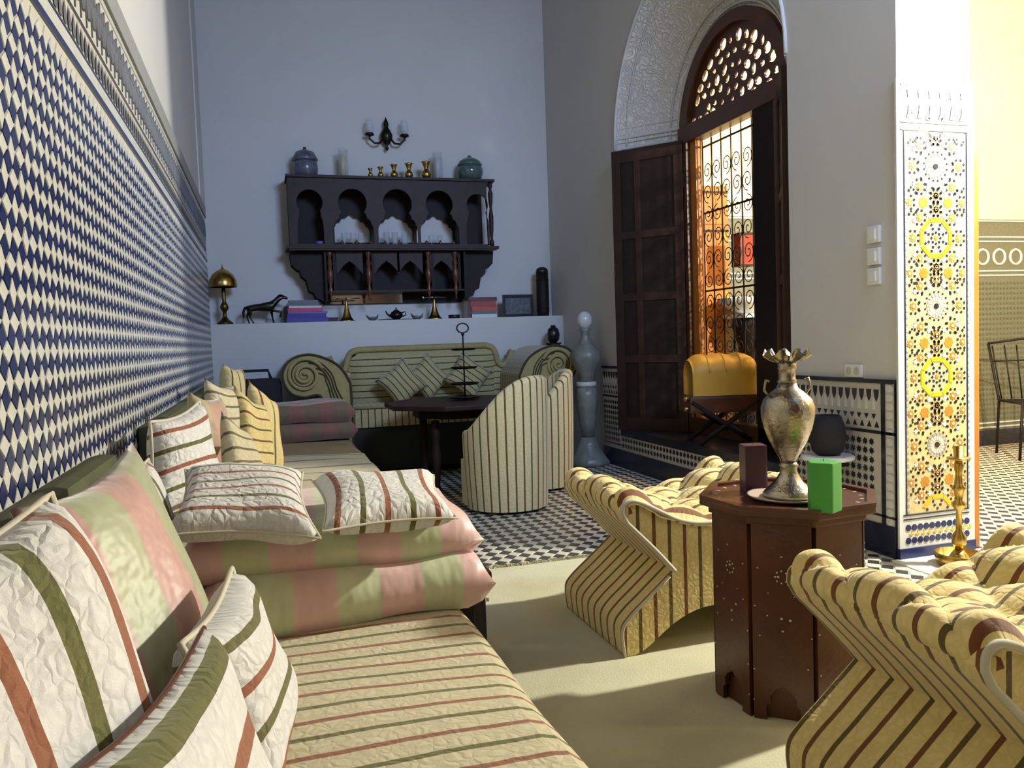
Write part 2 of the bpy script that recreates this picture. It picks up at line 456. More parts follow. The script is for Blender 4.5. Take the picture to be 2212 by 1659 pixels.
# wall face above the sill around the outer arch
plate('arch_wall_face', [(YA0, 5.3), (YA0, ZSILL)] + AO[1:-1] + [(YA1, ZSILL), (YA1, 5.3)], [], 0.02, M['plaster'], wr, Matrix.Translation((XR + 0.01, 0, 0)) @ YZ)
plate('arch_wall_back', [(YA0, 5.3), (YA0, ZSILL)] + AI + [(YA1, ZSILL), (YA1, 5.3)], [], 0.03, M['court_wall'], wr, Matrix.Translation((XO - 0.015, 0, 0)) @ YZ)
mj = MB(); ma = MB()
for i in range(len(AO) - 1):
    q = [(XR, AO[i][0], AO[i][1]), (XR, AO[i + 1][0], AO[i + 1][1]), (XI + 0.02, AI[i + 1][0], AI[i + 1][1]), (XI + 0.02, AI[i][0], AI[i][1])]
    (mj if i in (0, len(AO) - 2) else ma).add(q, [(0, 1, 2, 3)])
mj.build('splayed_jamb', M['plaster'], wr)
ma.build('carved_arch_soffit', M['carved'], wr, smooth=True)
# raised rims of the carved soffit
for (t, rr) in ((0.0, 0.012), (0.18, 0.006), (0.82, 0.006), (0.93, 0.006)):
    pts = [(XR - 0.004 + (XI - XR) * t, a[0] + (b[0] - a[0]) * t, a[1] + (b[1] - a[1]) * t) for a, b in zip(AO[1:-1], AI[1:-1])]
    MB().tube(pts, rr, 6).build('arch_rim', M['plaster'], wr, smooth=True)
# springer mouldings at both feet of the arch
for side in (0, 1):
    a = AO[1] if side == 0 else AO[-2]; b = AI[1] if side == 0 else AI[-2]; s = 1 if side == 0 else -1
    for k, zz in enumerate((0.0, 0.05, 0.085, 0.16)):
        MB().tube([(XR, a[0] + s * 0.008, ZS + zz), (XI, b[0] + s * 0.008, ZS + zz)], 0.011 if k % 2 == 0 else 0.006, 6).build('springer_moulding', M['plaster'], wr)
# window sill slab, tiled
MB().box(XR - 0.02, XI + 0.04, YA0, YA1, ZSILL, ZSILL + 0.02).build('sill_slab', M['tile_dark'], wr)
# ledge along the back wall
lg = struct(MB().box(XL, XR, 7.43, YB, 0, 1.325).build('trim_1', M['plaster'], bevel=0.004), 'deep white masonry ledge across the end wall'); tag(lg, cat='ledge')
# shade-side pilaster end of the left wall is only a slight step
MB().box(XL, XL + 0.012, 7.2, YB, 2.34, 5.3).build('corner_step', M['plaster'], wl)


# ---- tile machinery
def poly_tile(mb, pts3, n, d):
    """flat tile with chamfered sides standing d proud along n"""
    n = Vector(n); c = sum((Vector(p) for p in pts3), Vector()) / len(pts3); k = len(pts3)
    lo = [Vector(p) for p in pts3]; hi = [Vector(p) * 1.0 + (c - Vector(p)) * 0.05 + n * d for p in pts3]
    mb.add(lo + hi, [list(range(k, 2 * k))] + [(i, (i + 1) % k, k + (i + 1) % k, k + i) for i in range(k)])


def rhomb(a, b):
    return [(a, 0), (0, b), (-a, 0), (0, -b)]


# floor tiles
P = 0.0835; X0f, Y0f = 1.2905, 4.0290
near = []; fw = MB(); fd = MB()
def in_floor(x, y):
    if XL < x < XR - 0.02 and YN < y < 7.42:
        if -0.1 < x < 2.35 and -1 < y < 3.66: return False           # under the carpet
        if x < 0.45 and y < 6.4: return False
        if x > 2.74 and y < 3.03: return False
        return True
    if 3.27 < x < 8.0 and 0.0 < y < 5.58: return True
    return False
for i in range(-22, 84):
    for j in range(-72, 44):
        for half in (0, 1):
            x = X0f + (i + half * 0.5) * P * 0.925; y = Y0f + (j + half * 0.5) * P * 1.06
            if not in_floor(x, y): continue
            kx, ky = (0.0365, 0.0425) if half else (0.0325, 0.0375)
            pts = [(px, py) for px, py in rhomb(kx, ky)]
            vis = (0.95 < x < 1.75 and 3.68 < y < 4.75)
            if vis and len(near) < 300: near.append((half, x, y))
            else: poly_tile(fw if half else fd, [(x + px, y + py, -0.004) for px, py in pts], (0, 0, 1), 0.004)
tag(fw.build('cream_tiles', M['tile_floor_w'], floor), kind='stuff'); tag(fd.build('navy_tiles', M['tile_floor_d'], floor), kind='stuff')
proto = []
for half in (0, 1):
    kx, ky = (0.0365, 0.0425) if half else (0.0325, 0.0375)
    mb = MB(); poly_tile(mb, [(px, py, 0) for px, py in rhomb(kx, ky)], (0, 0, 1), 0.004)
    proto.append(mb.build('tile', M['tile_floor_w'] if half else M['tile_floor_d'], floor, loc=(0, 0, -0.5)))
used = [False, False]
for half, x, y in near:
    o = proto[half] if not used[half] else proto[half].copy()
    if used[half]: COL.objects.link(o)
    used[half] = True; o.location = (x, y, -0.004 + random.uniform(-0.0004, 0.0004))
MB().box(2.76, XO + 0.05, -0.1, 3.035, -0.004, 0.002).build('threshold_slab', M['marble'], floor)

# left wall mosaic
ZD = 2.32
S = 0.055; wx = XL + 0.018
MB().box(XL, wx, YN, 7.43, 0.0, 2.24).build('dado_bed', M['grout'], wl)
MB().box(XL, wx + 0.014, YN, 7.43, 2.24, ZD + 0.01).build('dado_top_trim', M['grey_band'], wl, bevel=0.004)
MB().box(XL, wx + 0.006, YN, 7.43, 1.865, 1.885).build('blue_line', M['tile_blue'], wl)
MB().box(XL, wx + 0.004, YN, 7.43, 1.885, 1.925).build('white_line', M['tile_white'], wl)
MB().box(XL, wx + 0.005, YN, 7.43, 1.926, 1.934).build('blue_line', M['tile_blue'], wl)
MB().box(XL, wx + 0.004, YN, 7.43, 2.215, 2.235).build('white_line', M['tile_white'], wl)
za, zb_ = 0.78, 1.85
cells = []
a_, b_ = 0.0315, 0.0225
HW = [('w', rhomb(a_, b_)), ('w', rhomb(b_, a_)), ('b', None), ('b', None)]
sqA = [(a_ - S / 2, -S / 2), (S / 2, a_ - S / 2), (b_ - S / 2 + 0.0 + 0.0, S / 2), (-S / 2, b_ - S / 2)]
def blue_sq(flip):
    # tilted square filling the gap between rhombi (corner of the cell at the origin of a flat rhombus)
    p = [(a_, 0), (S, a_), (b_, S), (0, b_)] if not flip else [(b_, 0), (S, b_), (a_, S), (0, a_)]
    p = [(x - S / 2, y - S / 2) for x, y in p]
    c = (sum(x for x, y in p) / 4, sum(y for x, y in p) / 4)
    return [(c[0] + (x - c[0]) * 0.90, c[1] + (y - c[1]) * 0.90) for x, y in p]
for k in range(-58, 160):
    y = 0.0 + k * S
    if y < -1.7 or y > 7.4: continue
    for j in range(int((zb_ - za) / S) + 1):
        z = za + j * S
        if z > zb_ - 0.02: continue
        cells.append((y, z, 0 if (k + j) % 2 == 0 else 1))
        if z + S / 2 < zb_ and y + S / 2 < 7.42:
            cells.append((y + S / 2, z + S / 2, 2 if (k + j) % 2 == 0 else 3))
shapes = [[(x * 0.93, y * 0.93) for x, y in rhomb(a_, b_)], [(x * 0.93, y * 0.93) for x, y in rhomb(b_, a_)], blue_sq(False), blue_sq(True)]
vis = sorted([c for c in cells if c[0] > 1.62 and c[1] > 0.80], key=lambda c: c[0])[:300]
vs_ = set(vis)
tw = MB(); tb = MB()
for c in cells:
    if c in vs_: continue
    poly_tile(tw if c[2] < 2 else tb, [(wx, c[0] + p[0], c[1] + p[1]) for p in shapes[c[2]]], (1, 0, 0), 0.003)
tag(tw.build('white_tiles', M['tile_white'], wl), kind='stuff'); tag(tb.build('blue_tiles', M['tile_blue'], wl), kind='stuff')
pr = {}
for c in vis:
    if c[2] not in pr:
        mb = MB(); poly_tile(mb, [(0, p[0], p[1]) for p in shapes[c[2]]], (1, 0, 0), 0.003)
        o = pr[c[2]] = mb.build('tile', M['tile_white'] if c[2] < 2 else M['tile_blue'], wl)
    else:
        o = pr[c[2]].copy(); COL.objects.link(o)
    o.location = (wx + random.uniform(-0.0006, 0.0006), c[0], c[1])
# frieze of merlons and scrolls above the mosaic
mf = MB(); mg = MB()
for k in range(int((7.4 - 0.2) / 0.05)):
    y = 0.2 + k * 0.05
    mf.add([(wx + .003, y, 1.945), (wx + .003, y + 0.034, 1.945), (wx + .003, y + 0.034, 1.975), (wx + .003, y + 0.017, 2.01), (wx + .003, y, 1.975)], [(0, 1, 2, 3, 4)])
for k in range(int((7.4 - 0.2) / 0.075)):
    y = 0.24 + k * 0.075
    mg.tube([(wx + 0.003, y + 0.026 * cos(t) * (1 - t / 14), 2.12 + 0.07 * sin(t) * (1 - t / 14)) for t in [q * 0.7 for q in range(13)]], 0.0045, 4)
    mg.box(wx, wx + 0.004, y + 0.035, y + 0.041, 2.04, 2.20)
tag(mf.build('frieze_merlons', M['frieze'], wl), kind='stuff'); tag(mg.build('frieze_scrolls', M['frieze'], wl), kind='stuff')
MB().box(XL, wx + 0.004, YN, 7.43, 2.018, 2.026).build('dark_line', M['tile_dark'], wl)


# zellij dado on the right wall (plane X = XR)
def dado(mbs, y0, y1, z0, z1, x, n, s=0.042):
    """eight-point stars in a grid"""
    tdk, tw = mbs
    ny = max(1, int((y1 - y0) / s)); nz = max(1, int((z1 - z0) / s)); sy = (y1 - y0) / ny; sz = (z1 - z0) / nz
    for i in range(ny):
        for j in range(nz):
            cy = y0 + (i + .5) * sy; cz = z0 + (j + .5) * sz
            st = [(cy + (0.42 if q % 2 == 0 else 0.27) * sy * cos(pi * q / 6 + pi / 12), cz + (0.42 if q % 2 == 0 else 0.27) * sz * sin(pi * q / 6 + pi / 12)) for q in range(12)]
            poly_tile(tdk, [(x, p[0], p[1]) for p in st], n, 0.003)
            sq = [(cy + sy / 2 + 0.11 * sy * cos(pi * q / 2), cz + sz / 2 + 0.11 * sz * sin(pi * q / 2)) for q in range(4)]
            if i < ny - 1 and j < nz - 1: poly_tile(tw, [(x, p[0], p[1]) for p in sq], n, 0.003)


xr = XR - 0.016; nrm = (-1, 0, 0)
da = MB(); dwh = MB(); bed = MB(); bl = MB(); pl = MB()
for y0, y1 in ((3.05, YA0), (YA1, 6.46)):
    bed.box(xr, XR + 0.001, y0, y1, 0.15, 0.83)
    pl.box(xr - 0.008, XR, y0, y1, 0, 0.15)
    bl.box(xr - 0.01, XR, y0, y1, 0.83, 0.85); bl.box(xr - 0.004, XR, y0, y1, 0.585, 0.6); bl.box(xr - 0.004, XR, y0, y1, 0.185, 0.195)
    yy0 = y0 + (0.105 if y0 < 4 else 0.0)
    dado((da, dwh), yy0 + 0.03, y1 - 0.01, 0.205, 0.565, xr, nrm)
    for k in range(int((y1 - yy0) / 0.05)):
        y = yy0 + k * 0.05
        poly_tile(da, [(xr, y, 0.80), (xr, y + .034, .80), (xr, y + .030, .765), (xr, y + .017, .74), (xr, y + .004, .765)], nrm, 0.003)
        poly_tile(dwh, [(xr, y + .025, 0.70), (xr, y + .045, .70), (xr, y + .04, .735), (xr, y + .035, .765), (xr, y + .03, .735)], nrm, 0.003)
        poly_tile(da, [(xr, y, 0.615), (xr, y + .03, .615), (xr, y + .015, .645)], nrm, 0.003)
        poly_tile(da, [(xr, y + .02, 0.68), (xr, y + .05, .68), (xr, y + .035, .655)], nrm, 0.003)
bl.box(xr - 0.004, XR, 3.115, 3.14, 0.15, 0.83); bl.box(xr - 0.004, XR, 3.05, 3.055, 0.15, 0.83)
bed.build('dado_bed', M['grout'], wr); pl.build('dado_plinth', M['plinth'], wr); bl.build('dado_lines', M['tile_dark'], wr)
# sill front
bed2 = MB().box(xr, XR + 0.001, YA0, YA1, 0.15, ZSILL + 0.0); bed2.build('sill_front_bed', M['grout'], wr)
MB().box(xr - 0.008, XR, YA0, YA1, 0, 0.15).build('sill_plinth', M['plinth'], wr)
MB().box(xr - 0.006, XR, YA0, YA1, 0.27, ZSILL + 0.004).build('sill_nosing', M['tile_dark'], wr)
dado((da, dwh), YA0 + 0.01, YA1 - 0.01, 0.165, 0.265, xr, nrm, 0.05)
tag(da.build('dark_star_tiles', M['tile_dark'], wr), kind='stuff'); tag(dwh.build('white_star_tiles', M['tile_white'], wr), kind='stuff')
# corner strip of white octagons, each a piece
po = None
for k in range(16):
    z = 0.17 + k * 0.0425
    if po is None:
        mb = MB(); poly_tile(mb, [(0, 0.026 * cos(pi * q / 4 + pi / 8), 0.021 * sin(pi * q / 4 + pi / 8)) for q in range(8)], nrm, 0.004)
        o = po = mb.build('tile', M['tile_white'], wr)
    else:
        o = po.copy(); COL.objects.link(o)
    o.location = (xr, 3.086, z)
for k in range(3):   # light switches on the right wall
    z = (1.345, 1.44, 1.545)[k]
    t = thing('light_switch', ('lowest', 'middle', 'topmost')[k] + ' white light switch of three on the right wall by the tiled pillar', 'switch', (XR, 3.185, z), group='light switches')
    MB().box(-0.018, 0, -0.04, 0.04, -0.04, 0.04).build('plate', M['switch'], t, bevel=0.004)
    MB().box(-0.024, -0.016, -0.02, 0.02, -0.025, 0.025).build('rocker', M['switch'], t, bevel=0.002)
t = thing('wall_socket', 'white double wall socket above the dark dado', 'socket', (XR, 3.335, 0.885))
MB().box(-0.014, 0, -0.06, 0.06, -0.032, 0.032).build('plate', M['switch'], t, bevel=0.004)
for sy in (-0.028, 0.028): MB().lathe([(0.0, 0), (0.02, 0), (0.02, 0.004), (0.0, 0.004)], (0, 0, 0), 14).build('outlet', M['grout'], t).matrix_local = Matrix.Translation((-0.018, sy, 0)) @ Matrix.Rotation(pi / 2, 4, 'Y')

# ---- zellij pillar face (plane Y = 3.04, facing the viewer)
pil = thing('wall_pillar', 'end face of the right wall with ochre and white rosette mosaic, brightly lit', 'pillar', kind='structure')
yp = 3.032; py = 3.045
MB().box(2.812, XO + 0.012, yp, py, 0.0, 2.235).build('mosaic_bed', M['tile_white'], pil, bevel=0.002)
MB().box(2.81, XO + 0.014, yp - 0.006, py, 0, 0.05).build('blue_plinth', M['tile_blue'], pil)
MB().box(2.862, 3.208, yp - 0.0008, yp + 0.002, 0.214, 1.996).build('mosaic_field', M['tile_cream'], pil)
lines = MB()
for z in (0.185, 0.205, 2.0, 2.035, 2.205): lines.box(2.835, 3.225, yp - 0.003, yp, z, z + 0.006)
for x in (2.850, 3.215): lines.box(x, x + 0.005, yp - 0.003, yp, 0.21, 2.0)
lines.build('dark_lines', M['tile_dark'], pil)
N_ = (0, -1, 0)
pd = MB(); pw = MB(); poc = MB(); pgr = MB(); pb = MB()
def reg(cx, cz, r, n, rot=0.0, star=None):
    if star:
        return [(cx + (r if q % 2 == 0 else r * star) * cos(pi * q / n + rot), yp, cz + (r if q % 2 == 0 else r * star) * sin(pi * q / n + rot)) for q in range(2 * n)]
    return [(cx + r * cos(2 * pi * q / n + rot), yp, cz + r * sin(2 * pi * q / n + rot)) for q in range(n)]
CX = 3.034
def clip(x, z): return 2.868 < x < 3.202 and 0.22 < z < 1.99
def flower(cx, cz, r=0.026):
    if not clip(cx, cz): return
    poly_tile(poc, reg(cx, cz, r * 0.85, 8, 0, 0.72), N_, 0.0025)
    poly_tile(pw, reg(cx, cz, r * 0.3, 6), N_, 0.004)
    for q in range(8):
        x = cx + r * 1.32 * cos(pi * q / 4 + pi / 8); z = cz + r * 1.32 * sin(pi * q / 4 + pi / 8)
        if clip(x, z): poly_tile(pd, reg(x, z, 0.0082, 4, pi * q / 4), N_, 0.0025)
ring_i = 0
for k in range(6):
    cz = (1.84, 1.508, 1.19, 0.855, 0.532, 0.20)[k]; R8 = 0.135
    for q in range(8):
        flower(CX + R8 * cos(pi * q / 4), cz + R8 * 1.0 * sin(pi * q / 4), 0.026)
    if k % 2 == 0:
        poly_tile(pd, reg(CX, cz, 0.014, 12), N_, 0.004)
        for q in range(16):
            t = 2 * pi * q / 16
            for r0, r1, mb in ((0.022, 0.042, pw), (0.044, 0.058, poc)):
                pts = [(CX + rr * cos(t + dt), yp, cz + rr * sin(t + dt)) for rr, dt in ((r0, -0.12), (r1, -0.15), (r1, 0.15), (r0, 0.12))]
                poly_tile(mb if mb is pw else pgr, pts, N_, 0.0025)
            for rr, sz in ((0.067, 0.0065), (0.101, 0.008)):
                x = CX + rr * cos(t + pi / 16); z = cz + rr * sin(t + pi / 16)
                if clip(x, z): poly_tile(pd, reg(x, z, sz, 4, t), N_, 0.0025)
    else:
        # yellow octagonal ring, eight pieces
        for q in range(8):
            t0 = pi * q / 4 + pi / 8 + 0.02; t1 = pi * (q + 1) / 4 + pi / 8 - 0.02
            c = [(r * cos(t), r * sin(t)) for r, t in ((0.078, t0), (0.100, t0), (0.100, t1), (0.078, t1))]
            if all(cz + z > 0.215 for x, z in c):
                mb = MB(); poly_tile(mb, [(CX + x, yp, cz + z) for x, z in c], N_, 0.003); mb.build('yellow_tile', M['tile_yellow'], pil)
            t = pi * q / 4
            for rr, sz in ((0.026, 0.008), (0.046, 0.0085), (0.066, 0.0085)):
                x = CX + rr * cos(t + (pi / 8 if sz == 0.0085 else 0)); z = cz + rr * sin(t + (pi / 8 if sz == 0.0085 else 0))
                if clip(x, z): poly_tile(pb, reg(x, z, sz, 4, t), N_, 0.0025)
        if clip(CX, cz): poly_tile(poc, reg(CX, cz, 0.013, 8, 0, 0.6), N_, 0.0025)
for k in range(6):
    cz = 0.36 + k * 0.328
    for sx in (-1, 1):
        for dz in (-0.10, 0.10): poly_tile(pw, reg(CX + sx * 0.045, cz + dz * 0.6, 0.015, 6, 0, 0.6), N_, 0.003); poly_tile(pw, reg(CX + sx * 0.125, cz + dz * 0.85, 0.014, 6, 0, 0.6), N_, 0.003)
    flower(CX, cz + 0.032, 0.022); flower(CX, cz - 0.032, 0.022)
    for sx in (-1, 1):
        poly_tile(poc, reg(CX + sx * 0.072, cz, 0.030, 8, 0, 0.8), N_, 0.002)
        flower(CX + sx * 0.155, cz, 0.024)
        for (dx, dz) in ((0.155, 0.055), (0.155, -0.055), (0.115, 0.045), (0.115, -0.045)):
            x = CX + sx * dx; z = cz + dz
            if clip(x, z): poly_tile(pd, reg(x, z, 0.009, 4, 0.3), N_, 0.0025); poly_tile(pd, reg(min(max(x + 0.012, 2.87), 3.2), z + 0.014, 0.007, 4, 0.3), N_, 0.0025)
for z_ in range(56):
    for x in (2.858, 3.221): poly_tile(pgr, reg(x + 0.003, 0.22 + z_ * 0.0318, 0.011, 4, pi / 4), N_, 0.002)
for q in range(11):
    x = 2.862 + q * 0.035
    for z, rr in ((0.085, 0.0165), (0.147, 0.0165)): poly_tile(pb, reg(x, z, rr, 8, pi / 8), N_, 0.003)
    poly_tile(MBY := MB(), reg(x + 0.0175, 0.116, 0.014, 4, 0, 0.45), N_, 0.003); MBY.build('yellow_tile', M['tile_yellow'], pil)
for q in range(6):
    x = 2.88 + q * 0.062
    poly_tile(pd, [(x - 0.014, yp, 2.055), (x + 0.014, yp, 2.055), (x + 0.003, yp, 2.085), (x, yp, 2.12), (x - 0.003, yp, 2.085)], N_, 0.003)
    poly_tile(pd, [(x - 0.003, yp, 2.15), (x + 0.003, yp, 2.15), (x + 0.008, yp, 2.185), (x - 0.008, yp, 2.185)], N_, 0.003)
for nm, mb, mt in (('dark_tiles', pd, 'tile_dark'), ('white_tiles', pw, 'tile_white'), ('ochre_tiles', poc, 'tile_ochre'), ('grey_tiles', pgr, 'grey_band'), ('blue_tiles', pb, 'tile_blue')):
    tag(mb.build(nm, M[mt], pil), kind='stuff')

# ---- courtyard beyond
cw = thing('wall_courtyard', 'cream courtyard wall with a sage mosaic dado, seen past the pillar', 'wall', kind='structure')
MB().box(3.2, 8.3, 5.62, 5.85, 0, 5.3).build('plaster_wall', M['court_wall'], cw)
MB().box(XO, 8.3, 5.600, 5.62, 0.14, 2.02).build('dado_bed', M['court_tile'], cw)
MB().box(XO, 8.3, 5.592, 5.62, 0, 0.14).build('dado_plinth', M['plinth'], cw)
cb = MB()
for z in (2.0, 1.86, 1.82, 1.56, 1.52, 0.16, 0.2): cb.box(XO, 8.3, 5.592, 5.60, z, z + 0.012)
cb.build('dado_mouldings', M['tile_white'], cw)
ring = None
for k in range(13):
    if ring is None:
        mb = MB(); mb.tube([(0.066 * cos(t), 0, 0.066 * sin(t)) for t in [2 * pi * q / 16 for q in range(16)]], 0.012, 5, True)
        o = ring = mb.build('ring_tile', M['tile_white'], cw, smooth=True)
    else: o = ring.copy(); COL.objects.link(o)
    o.location = (5.55 + k * 0.19, 5.598, 1.69)
cr = MB()
for i in range(70):
    for j in range(28):
        x = 5.45 + i * 0.04; z = 0.24 + j * 0.045; poly_tile(cr, [(x + 0.016 * cos(q * pi / 2 + (j % 2) * .4), 5.6, z + 0.014 * sin(q * pi / 2 + (j % 2) * .4)) for q in range(4)], N_, 0.004)
tag(cr.build('small_dado_tiles', M['tile_green'], cw), kind='stuff')
struct(MB().box(8.0, 8.3, -1, 5.7, 0, 5.3).build('wall_far_courtyard', M['court_wall']), 'cream wall closing the courtyard on the right')['category'] = 'wall'
# honey-coloured door leaf standing open behind the pillar
dr = thing('door_1', 'honey-coloured wooden door leaf standing open behind the mosaic pillar', 'door', (3.262, 3.05, 0), kind='structure')
pts = [(0, 0.0), (0.05, 0.0), (0.05, 1.86)] + [(0.05 * cos(t), 1.86 + 0.16 * sin(t)) for t in [pi / 10 * q for q in range(1, 5)]] + [(0, 2.03)]
MB().prism(pts, 0.0, 0.55, 'y').build('leaf', M['wood_orange'], dr, bevel=0.004)
MB().box(0.05, 0.062, 0.02, 0.1, 0.1, 1.7).build('rail', M['wood_orange'], dr)

# ------------------------------------------------------------------ arched window with grille
XW = 3.215
win = thing('window_1', 'tall arched window of brown wood with pierced lunette and iron scroll grille', 'window', (XW, 4.975, ZSILL + 0.02), kind='structure')
L = ZSILL + 0.02                      # local z = world z - L ; local y = world y - 4.975
yi0, yi1 = YI0 - 4.975, YI1 - 4.975; zs = ZS - L
R1 = 0.69; R2 = 0.585
ring_out = [(-R1, zs)] + [(-R1 * cos(pi * i / 28), zs + R1 * sin(pi * i / 28)) for i in range(29)] + [(R1, zs - 0.0)]
ring_in = [(-R2, zs)] + [(-R2 * cos(pi * i / 28), zs + 0.02 + (R2) * sin(pi * i / 28)) for i in range(29)]
plate('arch_frame', ring_out[1:-1], [ring_in[1:]], 0.09, M['wood_frame'], win, YZ)
MB().box(-0.055, 0.045, yi1 - 0.115, yi1, 0, zs + 0.02).build('jamb', M['wood_frame'], win, bevel=0.006)
MB().box(-0.02, 0.03, yi1 - 0.20, yi1 - 0.115, 0, zs - 0.02).build('jamb_moulding', M['wood_orange'], win, bevel=0.006)
MB().box(-0.055, 0.045, yi0, yi0 + 0.16, 0, zs + 0.02).build('jamb', M['wood_frame'], win, bevel=0.006)
MB().box(-0.05, 0.04, yi0 + 0.16, yi0 + 0.40, 0, zs - 0.02).build('fixed_leaf', M['wood_dark'], win, bevel=0.006)
MB().box(-0.06, 0.05, yi0, yi1, zs - 0.06, zs + 0.07).build('transom', M['wood_frame'], win, bevel=0.008)
MB().box(-0.05, 0.04, yi0, yi1, 0, 0.12).build('bottom_rail', M['wood_frame'], win, bevel=0.006)
# pierced lunette: ovals cut through a board
holes = []
rl = R2 + 0.01
def inside(x, z, m): return sqrt(x * x + z * z) < rl - m and z > 0.075 + m * 0.7
rnd = random.Random(5)
ok = []
for rr, n, a, b in ((0.520, 17, 0.042, 0.038), (0.432, 14, 0.040, 0.036), (0.345, 11, 0.040, 0.034), (0.262, 8, 0.038, 0.034), (0.178, 6, 0.034, 0.030), (0.10, 3, 0.028, 0.024)):
    for k in range(n):
        t = pi * (k + 0.5) / n + rnd.uniform(-0.02, 0.02); s_ = rnd.choice((1.0, 1.0, 0.8, 0.6)); q = rr + rnd.uniform(-0.008, 0.008)
        h = (q * cos(t), q * sin(t), a * s_, b * s_ * rnd.uniform(0.7, 1.0), t + rnd.choice((0, pi / 2, 0.8, -0.8)))
        if h[1] < 0.055 + h[2]: h = (h[0], 0.06 + h[2], h[2], h[3] * 0.8, 0.3)
        if sqrt(h[0] ** 2 + h[1] ** 2) + max(h[2], h[3]) > rl - 0.022: continue
        if all((h[0] - g[0]) ** 2 + (h[1] - g[1]) ** 2 > ((h[2] + g[2]) * 0.90) ** 2 for g in ok): ok.append(h)
lun = [(-rl, zs + 0.05)] + [(-rl * cos(pi * i / 28), zs + 0.05 + (rl - 0.03) * sin(pi * i / 28)) for i in range(1, 28)] + [(rl, zs + 0.05)]
plate('pierced_lunette', lun, [ell(h[0], zs + h[1], h[2], h[3], 14, h[4]) for h in ok], 0.018, M['wood_frame'], win, YZ)
# iron grille: bars and scrolls
g0, g1 = yi0 + 0.16, yi1 - 0.18; gz0, gz1 = 0.12, zs - 0.06
gr = MB()
for z in (gz1 - 0.05, gz0 + (gz1 - gz0) * 0.74, gz0 + (gz1 - gz0) * 0.46, gz0 + (gz1 - gz0) * 0.19):
    MB().tube([(0.05, g0, z), (0.05, g1, z)], 0.008, 6).build('grille_bar', M['iron'], win, smooth=True)
nb_ = 8
for k in range(nb_ + 1):
    y = g0 + (g1 - g0) * k / nb_; MB().tube([(0.05, y, gz0), (0.05, y, gz1)], 0.006, 6).build('grille_bar', M['iron'], win, smooth=True)
scp = None
def spiral(mb, cy, cz, r, sgn, turns=1.6, a0=0.0, th=0.004):
    mb.tube([(0.05, cy + sgn * (r * (1 - q / 26)) * cos(a0 + q / 22 * 2 * pi * turns), cz + (r * (1 - q / 26)) * sin(a0 + q / 22 * 2 * pi * turns)) for q in range(23)], th, 4)
for k in range(nb_):
    yc = g0 + (g1 - g0) * (k + 0.5) / nb_; w = (g1 - g0) / nb_ / 2
    z = gz0 + 0.06; j = 0
    while z < gz1 - 0.08:
        if scp is None:
            mb = MB(); spiral(mb, 0, 0, w * 1.0, 1, 1.6, -pi / 2)
            o = scp = mb.build('grille_scroll', M['iron'], win, smooth=True)
        else: o = scp.copy(); COL.objects.link(o)
        sc = 1 if (k + j) % 2 else -1
        o.location = (0.0, yc, z); o.scale = (1, sc, 1.15 if j % 3 else -1.0); z += 0.165; j += 1
# near shutter folded against the near splay, seen on edge; far shutter flat against the far splay
def shutter(name, num, label, hinge, ang, w):
    d = thing(name, label, 'shutter', (hinge[0], hinge[1], L), ang)
    H = zs - 0.03
    MB().box(0, 0.075, -0.02, 0.02, 0, H).build('stile', M['wood'], d, bevel=0.003)
    MB().box(w - 0.075, w, -0.02, 0.02, 0, H).build('stile', M['wood'], d, bevel=0.003)
    MB().box(w * 0.60, w * 0.60 + 0.05, -0.018, 0.018, 0.09, H - 0.09).build('stile', M['wood'], d, bevel=0.003)
    for i, z in enumerate((0, 0.55, 1.05, 1.55, H - 0.1)):
        MB().box(0.075, w - 0.075, -0.019, 0.019, z, z + (0.1 if i in (0, 4) else 0.06)).build('rail', M['wood'], d, bevel=0.003)
    for i, (z0, z1) in enumerate(((0.1, 0.55), (0.61, 1.05), (1.11, 1.55), (1.61, H - 0.1))):
        for x0, x1 in ((0.075, w * 0.60), (w * 0.60 + 0.05, w - 0.075)):
            MB().box(x0, x1, -0.008, 0.008, z0, z1).build('panel', M['wood_dark'], d)
    for z in (0.25, H - 0.3): MB().tube([(0, 0, z - 0.05), (0, 0, z + 0.05)], 0.014, 8).build('hinge', M['iron'], d)
    return d
shutter('window_shutter', 1, 'tall panelled dark wooden shutter folded open on the far side of the arched window', (3.165, 5.605), atan2(6.075 - 5.63, 2.79 - 3.17) , 0.60)
shutter('window_shutter', 2, 'dark shutter on the near side of the arched window, seen on edge', (3.150, 4.365), atan2(3.905 - 4.36, 2.86 - 3.15), 0.52)

